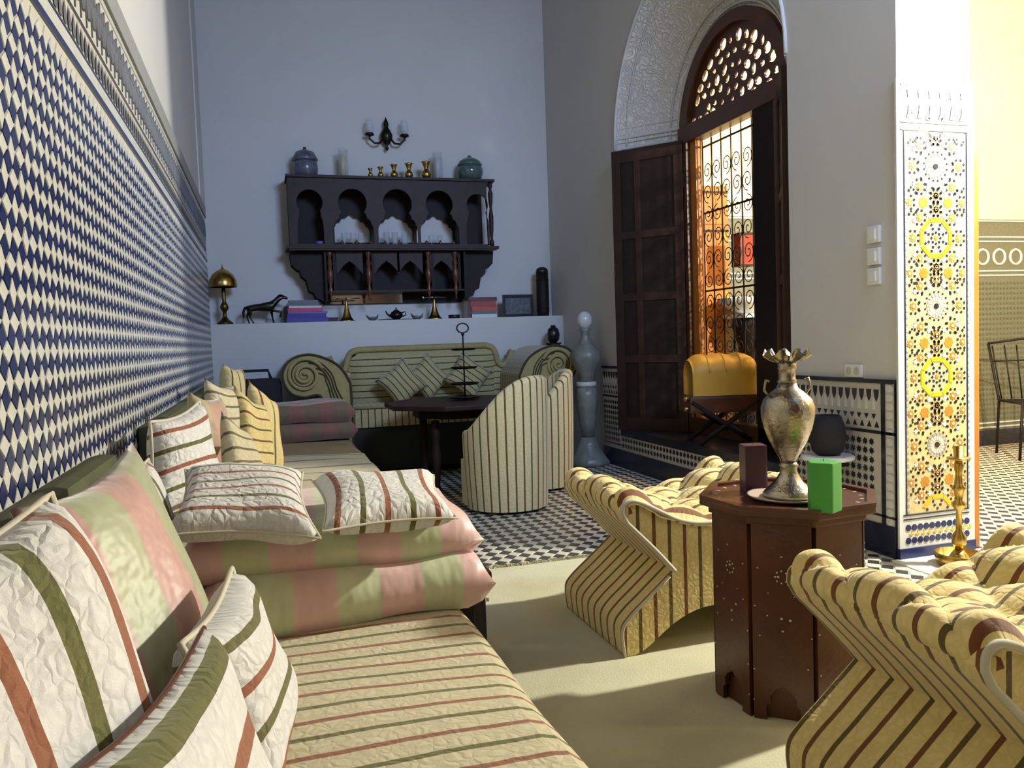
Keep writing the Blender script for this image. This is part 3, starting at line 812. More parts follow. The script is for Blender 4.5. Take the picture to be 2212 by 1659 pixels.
# ------------------------------------------------------------------ cushions
def cushion(name, corners, T, m, label, cat='cushion', group=None, axis='u', boxy=0.5, n=18, pipe=None, pinch=0.065, seed=0, scale=1.0, offs=(0, 0), sag=0.0):
    """soft pillow over the four corner points BL, BR, TR, TL; stripes run across axis u or v"""
    A, B, Cc, D = [Vector(c) for c in corners]; c0 = (A + B + Cc + D) / 4
    base = Vector((c0.x, c0.y, min(p.z for p in (A, B, Cc, D))))
    A, B, Cc, D = [p - base for p in (A, B, Cc, D)]
    nrm = (B - A + Cc - D).cross(D - A + Cc - B).normalized()
    wu = ((B - A).length + (Cc - D).length) / 2; wv = ((D - A).length + (Cc - B).length) / 2
    rn = random.Random(seed); ph = [rn.uniform(0, 6.28) for _ in range(6)]
    def prof(s): return max(0.0, 1 - abs(2 * s - 1) ** (2.0 / max(boxy, .2) * 1.1)) ** 0.55
    def P(u, v, side):
        # edges drawn in between the pointed corners
        eu = pinch * sin(pi * v) * (1 if True else 0); ev = pinch * sin(pi * u)
        uu = eu + u * (1 - 2 * eu); vv = ev + v * (1 - 2 * ev)
        p = A * (1 - uu) * (1 - vv) + B * uu * (1 - vv) + Cc * uu * vv + D * (1 - uu) * vv
        h = prof(u) * prof(v)
        wr_ = 0.10 * sin(7 * u + ph[0] + 3 * v) + 0.05 * sin(9 * v + ph[1] - 4 * u) + 0.05 * sin(15 * u + ph[2]) * (1 - min(1, 3 * min(v, 1 - v)))
        p = p + nrm * side * (T / 2) * h * (1 + wr_) + Vector((0, 0, -sag * sin(pi * u) * sin(pi * v)))
        return p
    uvf = (lambda u, v: ((u * wu + offs[0]) * scale, (v * wv + offs[1]) * scale)) if axis == 'u' else (lambda u, v: ((v * wv + offs[0]) * scale, (u * wu + offs[1]) * scale))
    mb = MB(); mb.grid(lambda u, v: P(u, v, 1), n, n, uvf); mb.grid(lambda u, v: P(u, v, -1), n, n, uvf, flip=True)
    root = thing(name, label, cat, base, 0, group)
    o = mb.build('cover', m, root, smooth=True, weld=True)
    if pipe:
        rim = [P(k / n, 0, 0) for k in range(n)] + [P(1, k / n, 0) for k in range(n)] + [P(1 - k / n, 1, 0) for k in range(n)] + [P(0, 1 - k / n, 0) for k in range(n)]
        MB().tube(rim, 0.0035 * (1.5 if T > 0.1 else 1), 5, True).build('piping', pipe, o, smooth=True)
    return root


# ------------------------------------------------------------------ low banquettes along the left wall
def banquette(label, y0, y1, x1, m, top=0.42, stripes=True, slope=0.0):
    t = thing('banquette', label, 'sofa', (0, (y0 + y1) / 2, 0), group='banquettes along the mosaic wall'); yc = (y0 + y1) / 2; h = (y1 - y0) / 2
    x0 = XL + 0.022
    MB().box(x0, x1 - 0.05, -h + 0.01, h - 0.01, 0, 0.24).build('base', M['wood_dark'], t, bevel=0.006)
    # mattress with rounded front edge; UV x runs along the room so stripes run across the seat
    prof = [(x0, 0.24), (x0, top)] + [(x0 + (x1 - x0 - 0.07) * k / 6, top + 0.012 * sin(k / 6 * pi)) for k in range(1, 7)]
    prof += [(x1 - 0.07 + 0.07 * sin(a), top - 0.07 + 0.07 * cos(a)) for a in [pi / 8 * q for q in range(1, 5)]] + [(x1, 0.27), (x1 - 0.03, 0.24)]
    ln = [0]
    for a, b in zip(prof, prof[1:]): ln.append(ln[-1] + sqrt((a[0] - b[0]) ** 2 + (a[1] - b[1]) ** 2))
    mb = MB(); nv = max(8, int((y1 - y0) / 0.06)); npf = len(prof) - 1
    def F(u, v):
        i = min(npf - 1, int(round(u * npf))); i = int(round(u * npf)); p = prof[i]
        wob = 0.006 * sin(v * (y1 - y0) * 9 + i * .7) * (1 if p[1] > 0.3 else 0)
        end = 0.02 * (1 - min(1, min(v, 1 - v) * nv / 1.0)) if p[1] >= top - 0.02 else 0
        return (p[0] + (slope * (1 - v) if p[0] > 0 else 0), -h + 2 * h * v, p[1] + wob - end)
    mb.grid(F, npf, nv, lambda u, v: (v * 2 * h + 0.010 * sin(u * 7) + yc - h + 0.045 * u * u, ln[int(round(u * npf))]))
    for v, s in ((0, 1), (1, -1)):
        pts = [F(i / npf, v) for i in range(npf + 1)]; mb.add(pts, [list(range(len(pts)))[::(-1 if v else 1)]], [[(p[0], p[2]) for p in (pts[::-1] if v else pts)]])
    mb.build('mattress', m, t, smooth=False)
    # long wall bolster
    bb = MB(); bb.box(x0, x0 + 0.065, -h + 0.02, h - 0.02, top + 0.01, 0.845)
    bb.build('wall_bolster', M['olive_cloth'], t, smooth=False, bevel=0.028)
    return t
banquette('nearest low banquette with cream cover striped in red and olive', 0.25, 2.30, 0.470, M['stripe_sofa'], slope=0.03)
banquette('middle low banquette with striped cover, beyond the stack of satin cushions', 3.02, 5.20, 0.595, M['stripe_mid'], 0.42)
banquette('farthest low banquette with plain tan cover, under the rust coloured cushion stack', 5.23, 6.50, 0.60, M['seat_tan'], 0.40)

# carved inlaid chest standing between the banquettes
ch = thing('inlaid_chest', 'dark wooden chest with bone inlay between the two nearer banquettes, mostly under the satin cushions', 'chest', (0.09, 2.62, 0.008))
MB().box(-0.53, 0.53, -0.27, 0.37, 0.03, 0.36).build('body', M['wood_dark'], ch, bevel=0.05)
MB().box(-0.54, 0.54, -0.285, 0.385, 0.36, 0.385).build('lid', M['wood_dark'], ch, bevel=0.008)
for sx in (-0.5, 0.5):
    for sy in (-0.22, 0.32): MB().box(sx - 0.04, sx + 0.04, sy - 0.04, sy + 0.04, 0, 0.04).build('foot', M['wood_dark'], ch)
mb = MB()
for i in range(9):
    for j in range(3):
        mb.obox((0.534, -0.24 + i * 0.07 + (j % 2) * 0.03, 0.33 - j * 0.022), 0.006, 0.010, 0.012)
        mb.obox((-0.5 + i * 0.12 + (j % 2) * 0.03, -0.2745, 0.33 - j * 0.022), 0.010, 0.006, 0.012)
tag(mb.build('inlay_beads', M['inlay'], ch), kind='stuff')

# stack of satin cushions
cushion('floor_cushion', [(-0.20, 1.86, 0.485), (0.53, 1.93, 0.485), (0.56, 2.50, 0.485), (-0.18, 2.50, 0.485)], 0.155, M['band_lightened'], 'lower pink and green banded satin cushion of the stack on the near banquette', group='banded satin cushions in the near stack', boxy=0.22, pinch=0.015, n=24, seed=2, offs=(0.03, 0))
cushion('floor_cushion', [(-0.23, 1.92, 0.612), (0.52, 1.99, 0.585), (0.54, 2.56, 0.59), (-0.20, 2.56, 0.61)], 0.140, M['band_lightened'], 'upper pink and green banded satin cushion of the stack, under two striped pillows', group='banded satin cushions in the near stack', boxy=0.22, pinch=0.015, n=24, seed=3, offs=(0.05, 0))
cushion('pillow', [(-0.232, 1.88, 0.700), (0.097, 1.82, 0.672), (0.082, 2.27, 0.755), (-0.225, 2.33, 0.778)], 0.10, M['stripe_white'], 'cream pillow with lengthwise stripes, left of the two on the satin stack', 'pillow', 'pillows on top of the satin stack', axis='v', boxy=0.4, pipe=M['piping'], seed=4, offs=(-0.02, 0))
cushion('pillow', [(0.104, 1.85, 0.680), (0.436, 1.93, 0.662), (0.450, 2.28, 0.715), (0.103, 2.25, 0.735)], 0.095, M['stripe_white'], 'cream pillow with upright red and olive stripes, right one on the satin stack', 'pillow', 'pillows on top of the satin stack', axis='u', boxy=0.4, pipe=M['piping'], seed=5, offs=(0.0, 0))

# loose cushions leaning along the wall, near to far
G = 'cushions leaning along the mosaic wall'
cushion('cushion', [(-0.30, 0.46, 0.47), (-0.06, 0.93, 0.47), (-0.270, 1.14, 0.925), (-0.42, 0.70, 0.91)], 0.17, M['stripe_near'], 'large white quilted cushion with wide orange and olive stripes in the lower left corner', group=G, axis='u', boxy=0.5, pipe=M['piping'], seed=6, n=24)
cushion('cushion', [(-0.23, 1.22, 0.46), (-0.10, 1.62, 0.47), (-0.268, 1.77, 0.920), (-0.385, 1.38, 0.87)], 0.14, M['band'], 'pink and green banded satin cushion standing on its corner against the mosaic wall', group=G, boxy=0.6, pinch=0.07, n=24, seed=7, offs=(0.08, 0))
cushion('cushion', [(-0.33, 1.86, 0.47), (-0.22, 2.18, 0.52), (-0.30, 2.22, 0.83), (-0.37, 1.92, 0.82)], 0.10, M['stripe_white'], 'small cream cushion peeping out behind the pink and green satin cushion', group=G, seed=8, pipe=M['piping'])
cushion('cushion', [(-0.03, 1.10, 0.45), (-0.01, 1.50, 0.455), (-0.078, 1.52, 0.705), (-0.13, 1.15, 0.705)], 0.12, M['stripe_white'], 'cream quilted cushion with wavy stripes standing on edge beside the satin stack', group=G, axis='v', boxy=0.5, pipe=M['piping'], seed=9)
cushion('cushion', [(-0.05, 0.56, 0.50), (0.0, 1.0, 0.48), (-0.096, 1.11, 0.737), (-0.170, 0.66, 0.775)], 0.09, M['stripe_near'], 'nearest white cushion with one broad olive stripe, lowest in front of the wavy striped one', group=G, axis='v', boxy=0.4, pipe=M['wood_red'], seed=10, offs=(0.050, 0))
cushion('cushion', [(-0.345, 2.42, 0.62), (-0.135, 2.66, 0.62), (-0.215, 2.80, 0.935), (-0.33, 2.52, 0.90)], 0.12, M['stripe_white'], 'white quilted cushion with one red and two dark olive stripes, behind the pillow pair', group=G, axis='v', seed=11, pipe=M['piping'], offs=(0.02, 0))
cushion('cushion', [(-0.26, 2.86, 0.60), (-0.11, 3.02, 0.62), (-0.165, 3.08, 0.93), (-0.26, 2.95, 0.965)], 0.10, M['band_pale'], 'pale satin cushion with a pink band behind the white quilted one', group=G, seed=12)
cushion('cushion', [(-0.20, 3.08, 0.60), (-0.095, 3.26, 0.62), (-0.125, 3.36, 0.96), (-0.225, 3.22, 1.0)], 0.09, M['stripe_grey'], 'cream cushion with grey brown stripes and a pointed top corner, tallest in the row', group=G, axis='v', seed=13)
cushion('cushion', [(-0.145, 2.62, 0.60), (0.005, 2.76, 0.62), (-0.085, 2.92, 0.80), (-0.150, 2.82, 0.90)], 0.08, M['stripe_grey'], 'small cream cushion with one grey stripe, just behind the left pillow of the stack', group=G, axis='v', seed=14)
cushion('cushion', [(-0.115, 3.08, 0.50), (0.01, 3.18, 0.52), (-0.015, 3.42, 0.87), (-0.125, 3.30, 0.965)], 0.10, M['stripe_gold'], 'gold striped cushion leaning in front of the leafy yellow one', group=G, axis='v', seed=15)
cushion('cushion', [(-0.075, 3.58, 0.48), (0.035, 3.68, 0.50), (0.03, 3.92, 0.85), (-0.08, 3.80, 0.965)], 0.12, M['stripe_gold'], 'yellow gold cushion with a feathered stripe, farthest of the bright cushions', group=G, axis='u', seed=16)
cushion('cushion', [(-0.24, 4.20, 0.70), (-0.11, 4.32, 0.72), (-0.125, 4.42, 1.0), (-0.21, 4.30, 1.035)], 0.10, M['stripe_dim'], 'dim grey brown cushion at the far end of the row', group=G, axis='u', seed=17)

# rust coloured cushion stack on the farthest banquette, black bag behind
G = 'rust banded cushions on the farthest banquette'
cushion('floor_cushion', [(-0.10, 5.98, 0.475), (0.63, 5.98, 0.475), (0.63, 6.42, 0.475), (-0.10, 6.42, 0.475)], 0.14, M['band_dark'], 'lower rust and olive banded cushion of the far stack', group=G, boxy=0.2, pinch=0.01, seed=20)
cushion('floor_cushion', [(-0.12, 5.98, 0.61), (0.62, 5.98, 0.61), (0.62, 6.42, 0.62), (-0.12, 6.42, 0.62)], 0.15, M['band_dark'], 'upper rust and olive banded cushion of the far stack', group=G, boxy=0.2, pinch=0.01, seed=21)
bg = thing('bag', 'black soft bag with a flat handle left of the scroll-armed sofa', 'bag', (-0.05, 6.75, 0.0))
mb = MB(); mb.box(-0.20, 0.16, -0.13, 0.13, 0.0, 0.86); mb.build('body', M['black_cloth'], bg, bevel=0.06, smooth=True)
MB().tube([(-0.15, 0, 0.86), (-0.13, 0, 0.925), (0.06, 0, 0.925), (0.08, 0, 0.86)], 0.014, 6).build('handle', M['black_cloth'], bg, smooth=True)


# ------------------------------------------------------------------ curule armchairs
def smooth_path(pts, n=4):
    out = []
    N = len(pts)
    for i in range(N - 1):
        p0 = pts[max(0, i - 1)]; p1 = pts[i]; p2 = pts[i + 1]; p3 = pts[min(N - 1, i + 2)]
        for k in range(n):
            t = k / n
            out.append(tuple(0.5 * ((2 * p1[a]) + (-p0[a] + p2[a]) * t + (2 * p0[a] - 5 * p1[a] + 4 * p2[a] - p3[a]) * t * t + (-p0[a] + 3 * p1[a] - 3 * p2[a] + p3[a]) * t ** 3) for a in range(2)))
    out.append(pts[-1]); return out


def curule(label, loc, depth=0.55):
    t = thing('curule_armchair', label, 'armchair', loc, group='tufted curule armchairs')
    half = [(0.0, 0.135), (-0.08, 0.126), (-0.17, 0.088), (-0.265, 0.022), (-0.315, 0.0)]           # arch under, centre to foot
    flank_lo = [(-0.355, 0.0), (-0.362, 0.09), (-0.332, 0.135), (-0.265, 0.190), (-0.160, 0.275)]
    flank_up = [(-0.160, 0.275), (-0.222, 0.345), (-0.29, 0.415), (-0.335, 0.460)]
    scroll = [(-0.352, 0.492), (-0.348, 0.520), (-0.326, 0.534), (-0.298, 0.530), (-0.262, 0.515), (-0.20, 0.482), (-0.14, 0.452), (-0.07, 0.434), (0.0, 0.430)]
    hs = smooth_path(half, 3); fs_ = smooth_path(flank_lo, 4)[:-1] + smooth_path(flank_up, 4); ss = smooth_path(scroll, 3)
    left = hs + fs_ + ss                      # from centre bottom round the left to centre top
    right = [(-x, z) for x, z in left[::-1]]
    loop = left[:-1] + right[:-1]
    ln = [0]
    for a, b in zip(left, left[1:]): ln.append(ln[-1] + sqrt((a[0] - b[0]) ** 2 + (a[1] - b[1]) ** 2))
    for s in (-1, 1):                         # flanks and underside: extruded strip, stripes follow the profile
        mb = MB(); L_ = left if s == -1 else [(-x, z) for x, z in left]
        nn = len(L_) - 1
        mb.grid(lambda u, v: (L_[int(round(u * nn))][0], depth * v, L_[int(round(u * nn))][1]), nn, 6, lambda u, v: (v * depth + 0.02, ln[int(round(u * nn))]), flip=(s == 1))
        mb.build('side_upholstery', M['stripe_chair'], t, smooth=True)
    # front and back faces, stripes upright
    for yy, nm in ((0.0, 'front_panel'), (depth, 'back_panel')):
        mb = MB(); k = len(left)
        vs = []; fcs = []; uvs = []
        # strips between upper and lower contour sampled on x
        def zr(path, x):
            for a, b in zip(path, path[1:]):
                if (a[0] - x) * (b[0] - x) <= 0 and a[0] != b[0]: return a[1] + (b[1] - a[1]) * (x - a[0]) / (b[0] - a[0])
            return path[-1][1]
        ordp = loop
        me = mb.add([(x, yy, z) for x, z in ordp], [list(range(len(ordp)))[::(-1 if yy == 0 else 1)]], [[(x + 0.5, z) for x, z in (ordp[::-1] if yy == 0 else ordp)]])
        mb.build(nm, M['stripe_chair'], t)
    # piping on the front edge
    pth = [(x, -0.004, z) for x, z in (fs_[-13:] + ss)] + [(-x, -0.004, z) for x, z in (fs_[-13:] + ss)[::-1][1:]]
    MB().tube(pth, 0.0085, 6).build('front_piping', M['piping'], t, smooth=True)
    low = [(x, -0.003, z) for x, z in fs_[:16]]
    MB().tube(low, 0.006, 5).build('leg_piping', M['piping'], t, smooth=True); MB().tube([(-x, y, z) for x, y, z in low], 0.006, 5).build('leg_piping', M['piping'], t, smooth=True)
    # tufted pad lying in the U, with dimples
    top = [(-0.346, 0.485), (-0.352, 0.508), (-0.345, 0.530), (-0.320, 0.542), (-0.288, 0.536), (-0.222, 0.506), (-0.15, 0.472), (-0.075, 0.452), (0.0, 0.446)]
    tp = smooth_path(top, 7); tp = tp + [(-x, z) for x, z in tp[::-1][1:]]
    ln2 = [0]
    for a, b in zip(tp, tp[1:]): ln2.append(ln2[-1] + sqrt((a[0] - b[0]) ** 2 + (a[1] - b[1]) ** 2))
    TT = ln2[-1]; nn = len(tp) - 1; nd = 40; ds, dt = TT / 8.0, depth / 4.0
    def S(u, v):
        i = int(round(u * nn)); x, z = tp[i]; a, b = tp[max(0, i - 1)], tp[min(nn, i + 1)]
        nx, nz = -(b[1] - a[1]), (b[0] - a[0]); q = sqrt(nx * nx + nz * nz); nx /= q; nz /= q
        s = ln2[i]; y = v * depth
        p_ = (s / ds + y / dt) / 2; q_ = (s / ds - y / dt) / 2
        h = (abs(sin(pi * p_)) * abs(sin(pi * q_))) ** 0.5
        edge = min(1.0, min(s, TT - s) / 0.06); ey = min(1.0, min(y, depth - y) / 0.035)
        hh = (0.040 * h * edge) * (0.3 + 0.7 * ey) - 0.03 * (1 - ey) ** 2
        yo = (-0.018 if v < 0.5 else 0.018) * (1 - (1 - ey) ** 2 * 0.9) if ey < 1 else 0
        return (x + nx * hh, y - (0.012 if v < .01 else 0) + (0.012 if v > .99 else 0) + 0, z + nz * hh)
    mb = MB(); mb.grid(S, nn, nd, lambda u, v: (v * depth * 1.02 + 0.01, ln2[int(round(u * nn))]))
    for v in (0, 1):                          # close the pad's front and back
        a = [S(i / nn, v) for i in range(nn + 1)]
        lo = [(x * 0.995, (0 if v == 0 else depth), max(z - 0.012, 0.42)) for x, z in smooth_path([(p[0], p[1]) for p in scroll], 5)]
        lo = lo + [(-p[0], p[1], p[2]) for p in lo[::-1][1:]]
        m2 = len(lo) - 1
        vs = a + [lo[int(round(i / nn * m2))] for i in range(nn + 1)]; K = nn + 1
        fcs = [(i, i + 1, K + i + 1, K + i)[::(-1 if v == 0 else 1)] for i in range(nn)]
        mb.add(vs, fcs, [[(vs[j][0], vs[j][2]) for j in f] for f in fcs])
    pad = mb.build('tufted_pad', M['stripe_chair'], t, smooth=True)
    bt = None
    for i in range(1, 16):
        for j in range(1, 4):
            # buttons sit where both sines vanish
            s = i * ds / 2 * 1.0; 
            if (i + 2 * j) % 2: continue
            ii = i // 2; 
            s = ii * ds; y = j * dt
            if (ii + j) % 2: continue
            if not 0 < s < TT: continue
            k = min(range(nn + 1), key=lambda q: abs(ln2[q] - s)); x, z = tp[k]
            if bt is None:
                b_ = MB(); b_.sphere((0, 0, 0), 0.009, 6, 1, 1, 0.5); o = bt = b_.build('button', M['stripe_chair'], pad, smooth=True)
            else: o = bt.copy(); COL.objects.link(o)
            o.location = (x, y, z + 0.003)
    return t
c1 = curule('striped tufted curule armchair standing behind the octagonal table, in front of the tub chairs', (1.474, 2.452, 0.008))
c2 = dup(c1, (1.515, 1.065, 0.008), label='nearest striped curule armchair, cut by the lower right edge of the photo')


# ------------------------------------------------------------------ tub chairs
def tub(label, loc, rz, H=0.84, R=0.285, low=0.50, th=0.075):
    t = thing('tub_chair', label, 'armchair', loc, rz, 'striped tub chairs at the dining table')
    A0 = radians(128)                              # shell spans -A0..A0 about the back (+x)
    def hgt(a):
        w = abs(a) / A0; return low + (H - low) * (0.5 + 0.5 * cos(pi * min(1, w ** 1.35)))
    NU, NV = 44, 14
    def sh(r, flat): 
        def F(u, v):
            a = -A0 + 2 * A0 * u; h = hgt(a); z = 0.02 + (h - 0.02) * v
            k = 1 - 0.07 * (1 - v) ** 2
            return (r * k * cos(a) * 1.02, r * k * sin(a), z)
        return F
    mb = MB()
    uvf = lambda u, v: (R * 2 * A0 * u, v * 0.8)
    mb.grid(sh(R, 0), NU, NV, uvf)
    mb.grid(sh(R - th, 0), NU, NV, uvf, flip=True)
    def rim(u, v):
        a = -A0 + 2 * A0 * u; h = hgt(a); r = R - th / 2 + th / 2 * cos(pi * v); return (r * cos(a) * 1.02, r * sin(a), h + th / 2.4 * sin(pi * v))
    mb.grid(rim, NU, 6, lambda u, v: (R * 2 * A0 * u, 0.8 + v * .06))
    for u in (0, 1):
        def front(s, v, u=u):
            a = (-A0, A0)[u]; h = hgt(a); r = R - th * s; k = 1 - 0.07 * (1 - v) ** 2; return (r * k * cos(a) * 1.02, r * k * sin(a), 0.02 + (h - 0.02) * v)
        mb.grid(front, 2, 6, lambda s, v: (s * th, v * 0.5), flip=(u == 0))
    mb.build('back_shell', M['stripe_gold'] if False else M['stripe_tub'], t, smooth=True)
    a1 = radians(126); sp = [(R * 0.93 * cos(a), R * 0.93 * sin(a)) for a in [-a1 + 2 * a1 * k / 24 for k in range(25)]]
    sp = [(p[0], p[1]) for p in sp] 
    sp[-1:] = [sp[-1], (-R * 0.92, R * 0.55), (-R * 0.92, -R * 0.55)]
    MB().prism([(x * 0.98, y * 0.98) for x, y in sp], 0.03, 0.33).build('seat_base', M['stripe_tub'], t, bevel=0.01)
    MB().prism([(x * 0.78, y * 0.78) for x, y in sp], 0.33, 0.43).build('seat_cushion', M['stripe_tub'], t, bevel=0.03)
    for x, y in ((0.17, 0.15), (0.17, -0.15), (-0.2, 0.12), (-0.2, -0.12)): MB().lathe([(0.018, 0), (0.022, 0.03)], (x, y, 0), 8).build('foot', M['wood_dark'], t)
    return t
M['stripe_tub'] = stripe_mat('cream_and_brown_striped_cloth', rgb(228, 216, 168), rgb(206, 192, 142), rgb(112, 76, 30), rgb(98, 88, 34), pitch=0.057, width=0.0115, wob=0.001)
tb1 = tub('nearer striped tub chair seen from behind, at the dark dining table', (1.475, 5.02, 0), radians(-52))
tb2 = dup(tb1, (1.895, 5.64, 0), radians(-8), 'farther striped tub chair right of the dining table, half hidden by the nearer one')

# ------------------------------------------------------------------ dark dining table and its tiered stand
dt_ = thing('dining_table', 'dark octagonal wooden dining table in front of the scroll-armed sofa', 'table', (1.37, 5.88, 0))
R_ = 0.57
oc = [(R_ * cos(pi * q / 4 + pi / 8), R_ * sin(pi * q / 4 + pi / 8) * 1.0) for q in range(8)]
MB().prism(oc, 0.625, 0.66).build('tabletop', M['wood'], dt_, bevel=0.008)
MB().prism([(x * .62, y * .62) for x, y in oc], 0.55, 0.625).build('apron', M['wood_dark'], dt_)
for sx in (-1, 1):
    for sy in (-1, 1):
        MB().lathe([(0.03, 0), (0.035, 0.03), (0.02, 0.06), (0.028, 0.16), (0.034, 0.3), (0.022, 0.38), (0.034, 0.42), (0.03, 0.54)], (sx * 0.23, sy * 0.23, 0), 12).build('leg', M['wood'], dt_, smooth=True)
ts = thing('tiered_stand', 'slender metal tiered stand with a ring handle on the dining table', 'stand', (1.43, 5.90, 0.66))
MB().tube([(0, 0, 0), (0, 0, 0.50)], 0.006, 8).build('rod', M['bronze'], ts, smooth=True)
MB().tube([(0.045 * sin(t), 0, 0.543 + 0.036 * cos(t)) for t in [2 * pi * q / 20 for q in range(20)]], 0.006, 6, True).build('ring_handle', M['bronze'], ts, smooth=True)
MB().lathe([(0.0, 0), (0.014, 0.004), (0.010, 0.02), (0, 0.028)], (0, 0, 0.485), 10).build('knop', M['bronze'], ts, smooth=True)
for z, r in ((0.012, 0.125), (0.115, 0.115), (0.235, 0.105), (0.375, 0.10)):
    MB().lathe([(0.0, 0), (r * 0.85, 0.0), (r, 0.014), (r * 0.98, 0.016), (r * 0.82, 0.006), (0, 0.005)], (0, 0, z), 20).build('tray', M['bronze'], ts, smooth=True)

# ------------------------------------------------------------------ scroll-armed sofa against the ledge
M['sofa_base'] = mat('deep_green_cloth', rgb(44, 50, 44), 0.9)
M['stripe_gold2'] = mat('dull_gold_cloth', rgb(160, 148, 98), 0.85, var=0.15, vscale=20, bump=0.2, bscale=120)
M['olive_dark'] = mat('dark_olive_cord', rgb(62, 54, 30), 0.85)
sf = thing('scroll_sofa', 'large sofa with scroll arms in dull gold cloth with dark stripes, against the white ledge', 'sofa', (1.37, 6.60, 0))
def arm(s):
    c = (-1.08, 0.872)
    ol = smooth_path([(-0.72, 0.0), (-0.72, 0.70), (-0.735, 0.82), (-0.80, 0.93), (-0.90, 1.0), (-1.04, 1.042), (-1.17, 1.012), (-1.24, 0.93), (-1.245, 0.83), (-1.19, 0.735), (-1.09, 0.70), (-1.0, 0.715), (-0.955, 0.69), (-0.915, 0.58), (-0.90, 0.40), (-0.90, 0.0)], 3)
    ol = [(-x if s > 0 else x, z) for x, z in ol]
    ln = [0]
    for a, b in zip(ol, ol[1:]): ln.append(ln[-1] + sqrt((a[0] - b[0]) ** 2 + (a[1] - b[1]) ** 2))
    mb = MB(); n = len(ol) - 1; D = 0.70
    mb.grid(lambda u, v: (ol[int(round(u * n))][0], D * v, ol[int(round(u * n))][1]), n, 4, lambda u, v: (v * D, ln[int(round(u * n))]), flip=(s < 0))
    mb.build('arm', M['stripe_dim'], sf, smooth=False)
    mb = MB(); mb.add([(x, 0, z) for x, z in ol], [list(range(len(ol)))[::-1]]); af = mb.build('arm_front', M['stripe_gold2'], sf)
    sg = 1 if s < 0 else -1
    def P3(x, z, y=-0.004): return (x * sg, y, z)
    def spi(r0, r1, turns, a0, N=48): return [P3(c[0] + (r0 + (r1 - r0) * k / N) * cos(a0 + turns * 2 * pi * k / N), c[1] + (r0 + (r1 - r0) * k / N) * sin(a0 + turns * 2 * pi * k / N)) for k in range(N + 1)]
    MB().tube(spi(0.148, 0.012, 2.3, radians(20)), 0.017, 6).build('arm_scroll', M['stripe_gold2'], af, smooth=True)
    MB().tube(spi(0.128, 0.022, 1.9, radians(20)), 0.0055, 5).build('scroll_seam', M['olive_dark'], af, smooth=True)
    MB().tube([P3(x, z) for x, z in [(abs(p[0]) * -1, p[1]) for p in ol]], 0.010, 6).build('edge_piping', M['olive_dark'], af, smooth=True)
    for k in range(4):
        q = k * 0.042
        MB().tube([P3(x, z) for x, z in smooth_path([(-1.06 + q * 0.3, 1.012 - q * .9), (-0.96 + q * 0.2, 0.975 - q * .8), (-0.87 - q * 0.35, 0.88 - q * .5), (-0.835 - q * .42, 0.76 - q * .3), (-0.765 - 0.035 * k, 0.55), (-0.76 - 0.036 * k, 0.05)], 5)], 0.0055, 5).build('arm_seam', M['olive_dark'], af, smooth=True)
arm(-1); arm(1)
# back with raised crest and S-shaped shoulders
cr_ = [(-0.86, 0.30), (-0.86, 0.98), (-0.80, 0.90), (-0.745, 0.865), (-0.70, 0.90), (-0.685, 0.97), (-0.65, 1.035), (-0.58, 1.06)]
cr_ = smooth_path(cr_, 3); crest = cr_ + [(-x, z) for x, z in cr_[::-1]]
mb = MB(); mb.prism(crest, 0.60, 0.74, 'y'); mb.uv = [[(mb.v[i][2], mb.v[i][0]) for i in f] for f in mb.f]
mb.build('back', M['stripe_dim'], sf, bevel=0.0)
MB().tube([(x, 0.595, z) for x, z in crest[4:-4]], 0.028, 8).build('crest_roll', M['stripe_gold2'], sf, smooth=True)
mb = MB(); mb.grid(lambda u, v: (-0.66 + 1.32 * u, 0.60 - 0.09 * (sin(pi * min(max(u, 0), 1)) ** 0.3) * (sin(pi * min(1, v * 1.0)) ** 0.3 if 0 < v < 1 else 0), 0.55 + 0.47 * v), 20, 12, lambda u, v: (0.47 * v, 1.3 * u))
mb.build('back_cushion', M['stripe_dim'], sf, smooth=True)
mb = MB(); mb.box(-0.72, 0.72, 0.03, 0.62, 0.42, 0.585); mb.uv = [[(mb.v[i][0], mb.v[i][1] + mb.v[i][2]) for i in f] for f in mb.f]
mb.build('seat', M['stripe_dim'], sf)
MB().tube([(-0.72, 0.03, 0.585), (0.72, 0.03, 0.585)], 0.014, 6).build('seat_piping', M['stripe_gold2'], sf, smooth=True)
MB().box(-0.86, 0.86, 0.05, 0.70, 0.06, 0.42).build('base', M['sofa_base'], sf)
for sx in (-0.8, 0.8):
    for sy in (0.09, 0.64): MB().lathe([(0.03, 0), (0.035, 0.07)], (sx, sy, 0), 10).build('foot', M['wood_dark'], sf)
G = 'square striped cushions on the scroll-armed sofa'
def dia(cx, cz, y, r, lab, sd, rot=0.0):
    p = [(cx + r * cos(a + rot), y - 0.05 * sin(a + rot) * -1, cz + r * sin(a + rot)) for a in (radians(225), radians(315), radians(45), radians(135))]
    cushion('sofa_cushion', p, 0.11, M['stripe_dim'], lab, group=G, seed=sd, n=12)
dia(1.12, 0.755, 6.95, 0.235, 'left diamond-set striped cushion on the scroll-armed sofa', 30, radians(38))
dia(1.37, 0.79, 7.03, 0.225, 'middle striped cushion on the scroll-armed sofa, tucked behind the left one', 31, radians(42))
dia(1.72, 0.79, 6.96, 0.235, 'right diamond-set striped cushion on the scroll-armed sofa, behind the tiered stand', 32, radians(52))

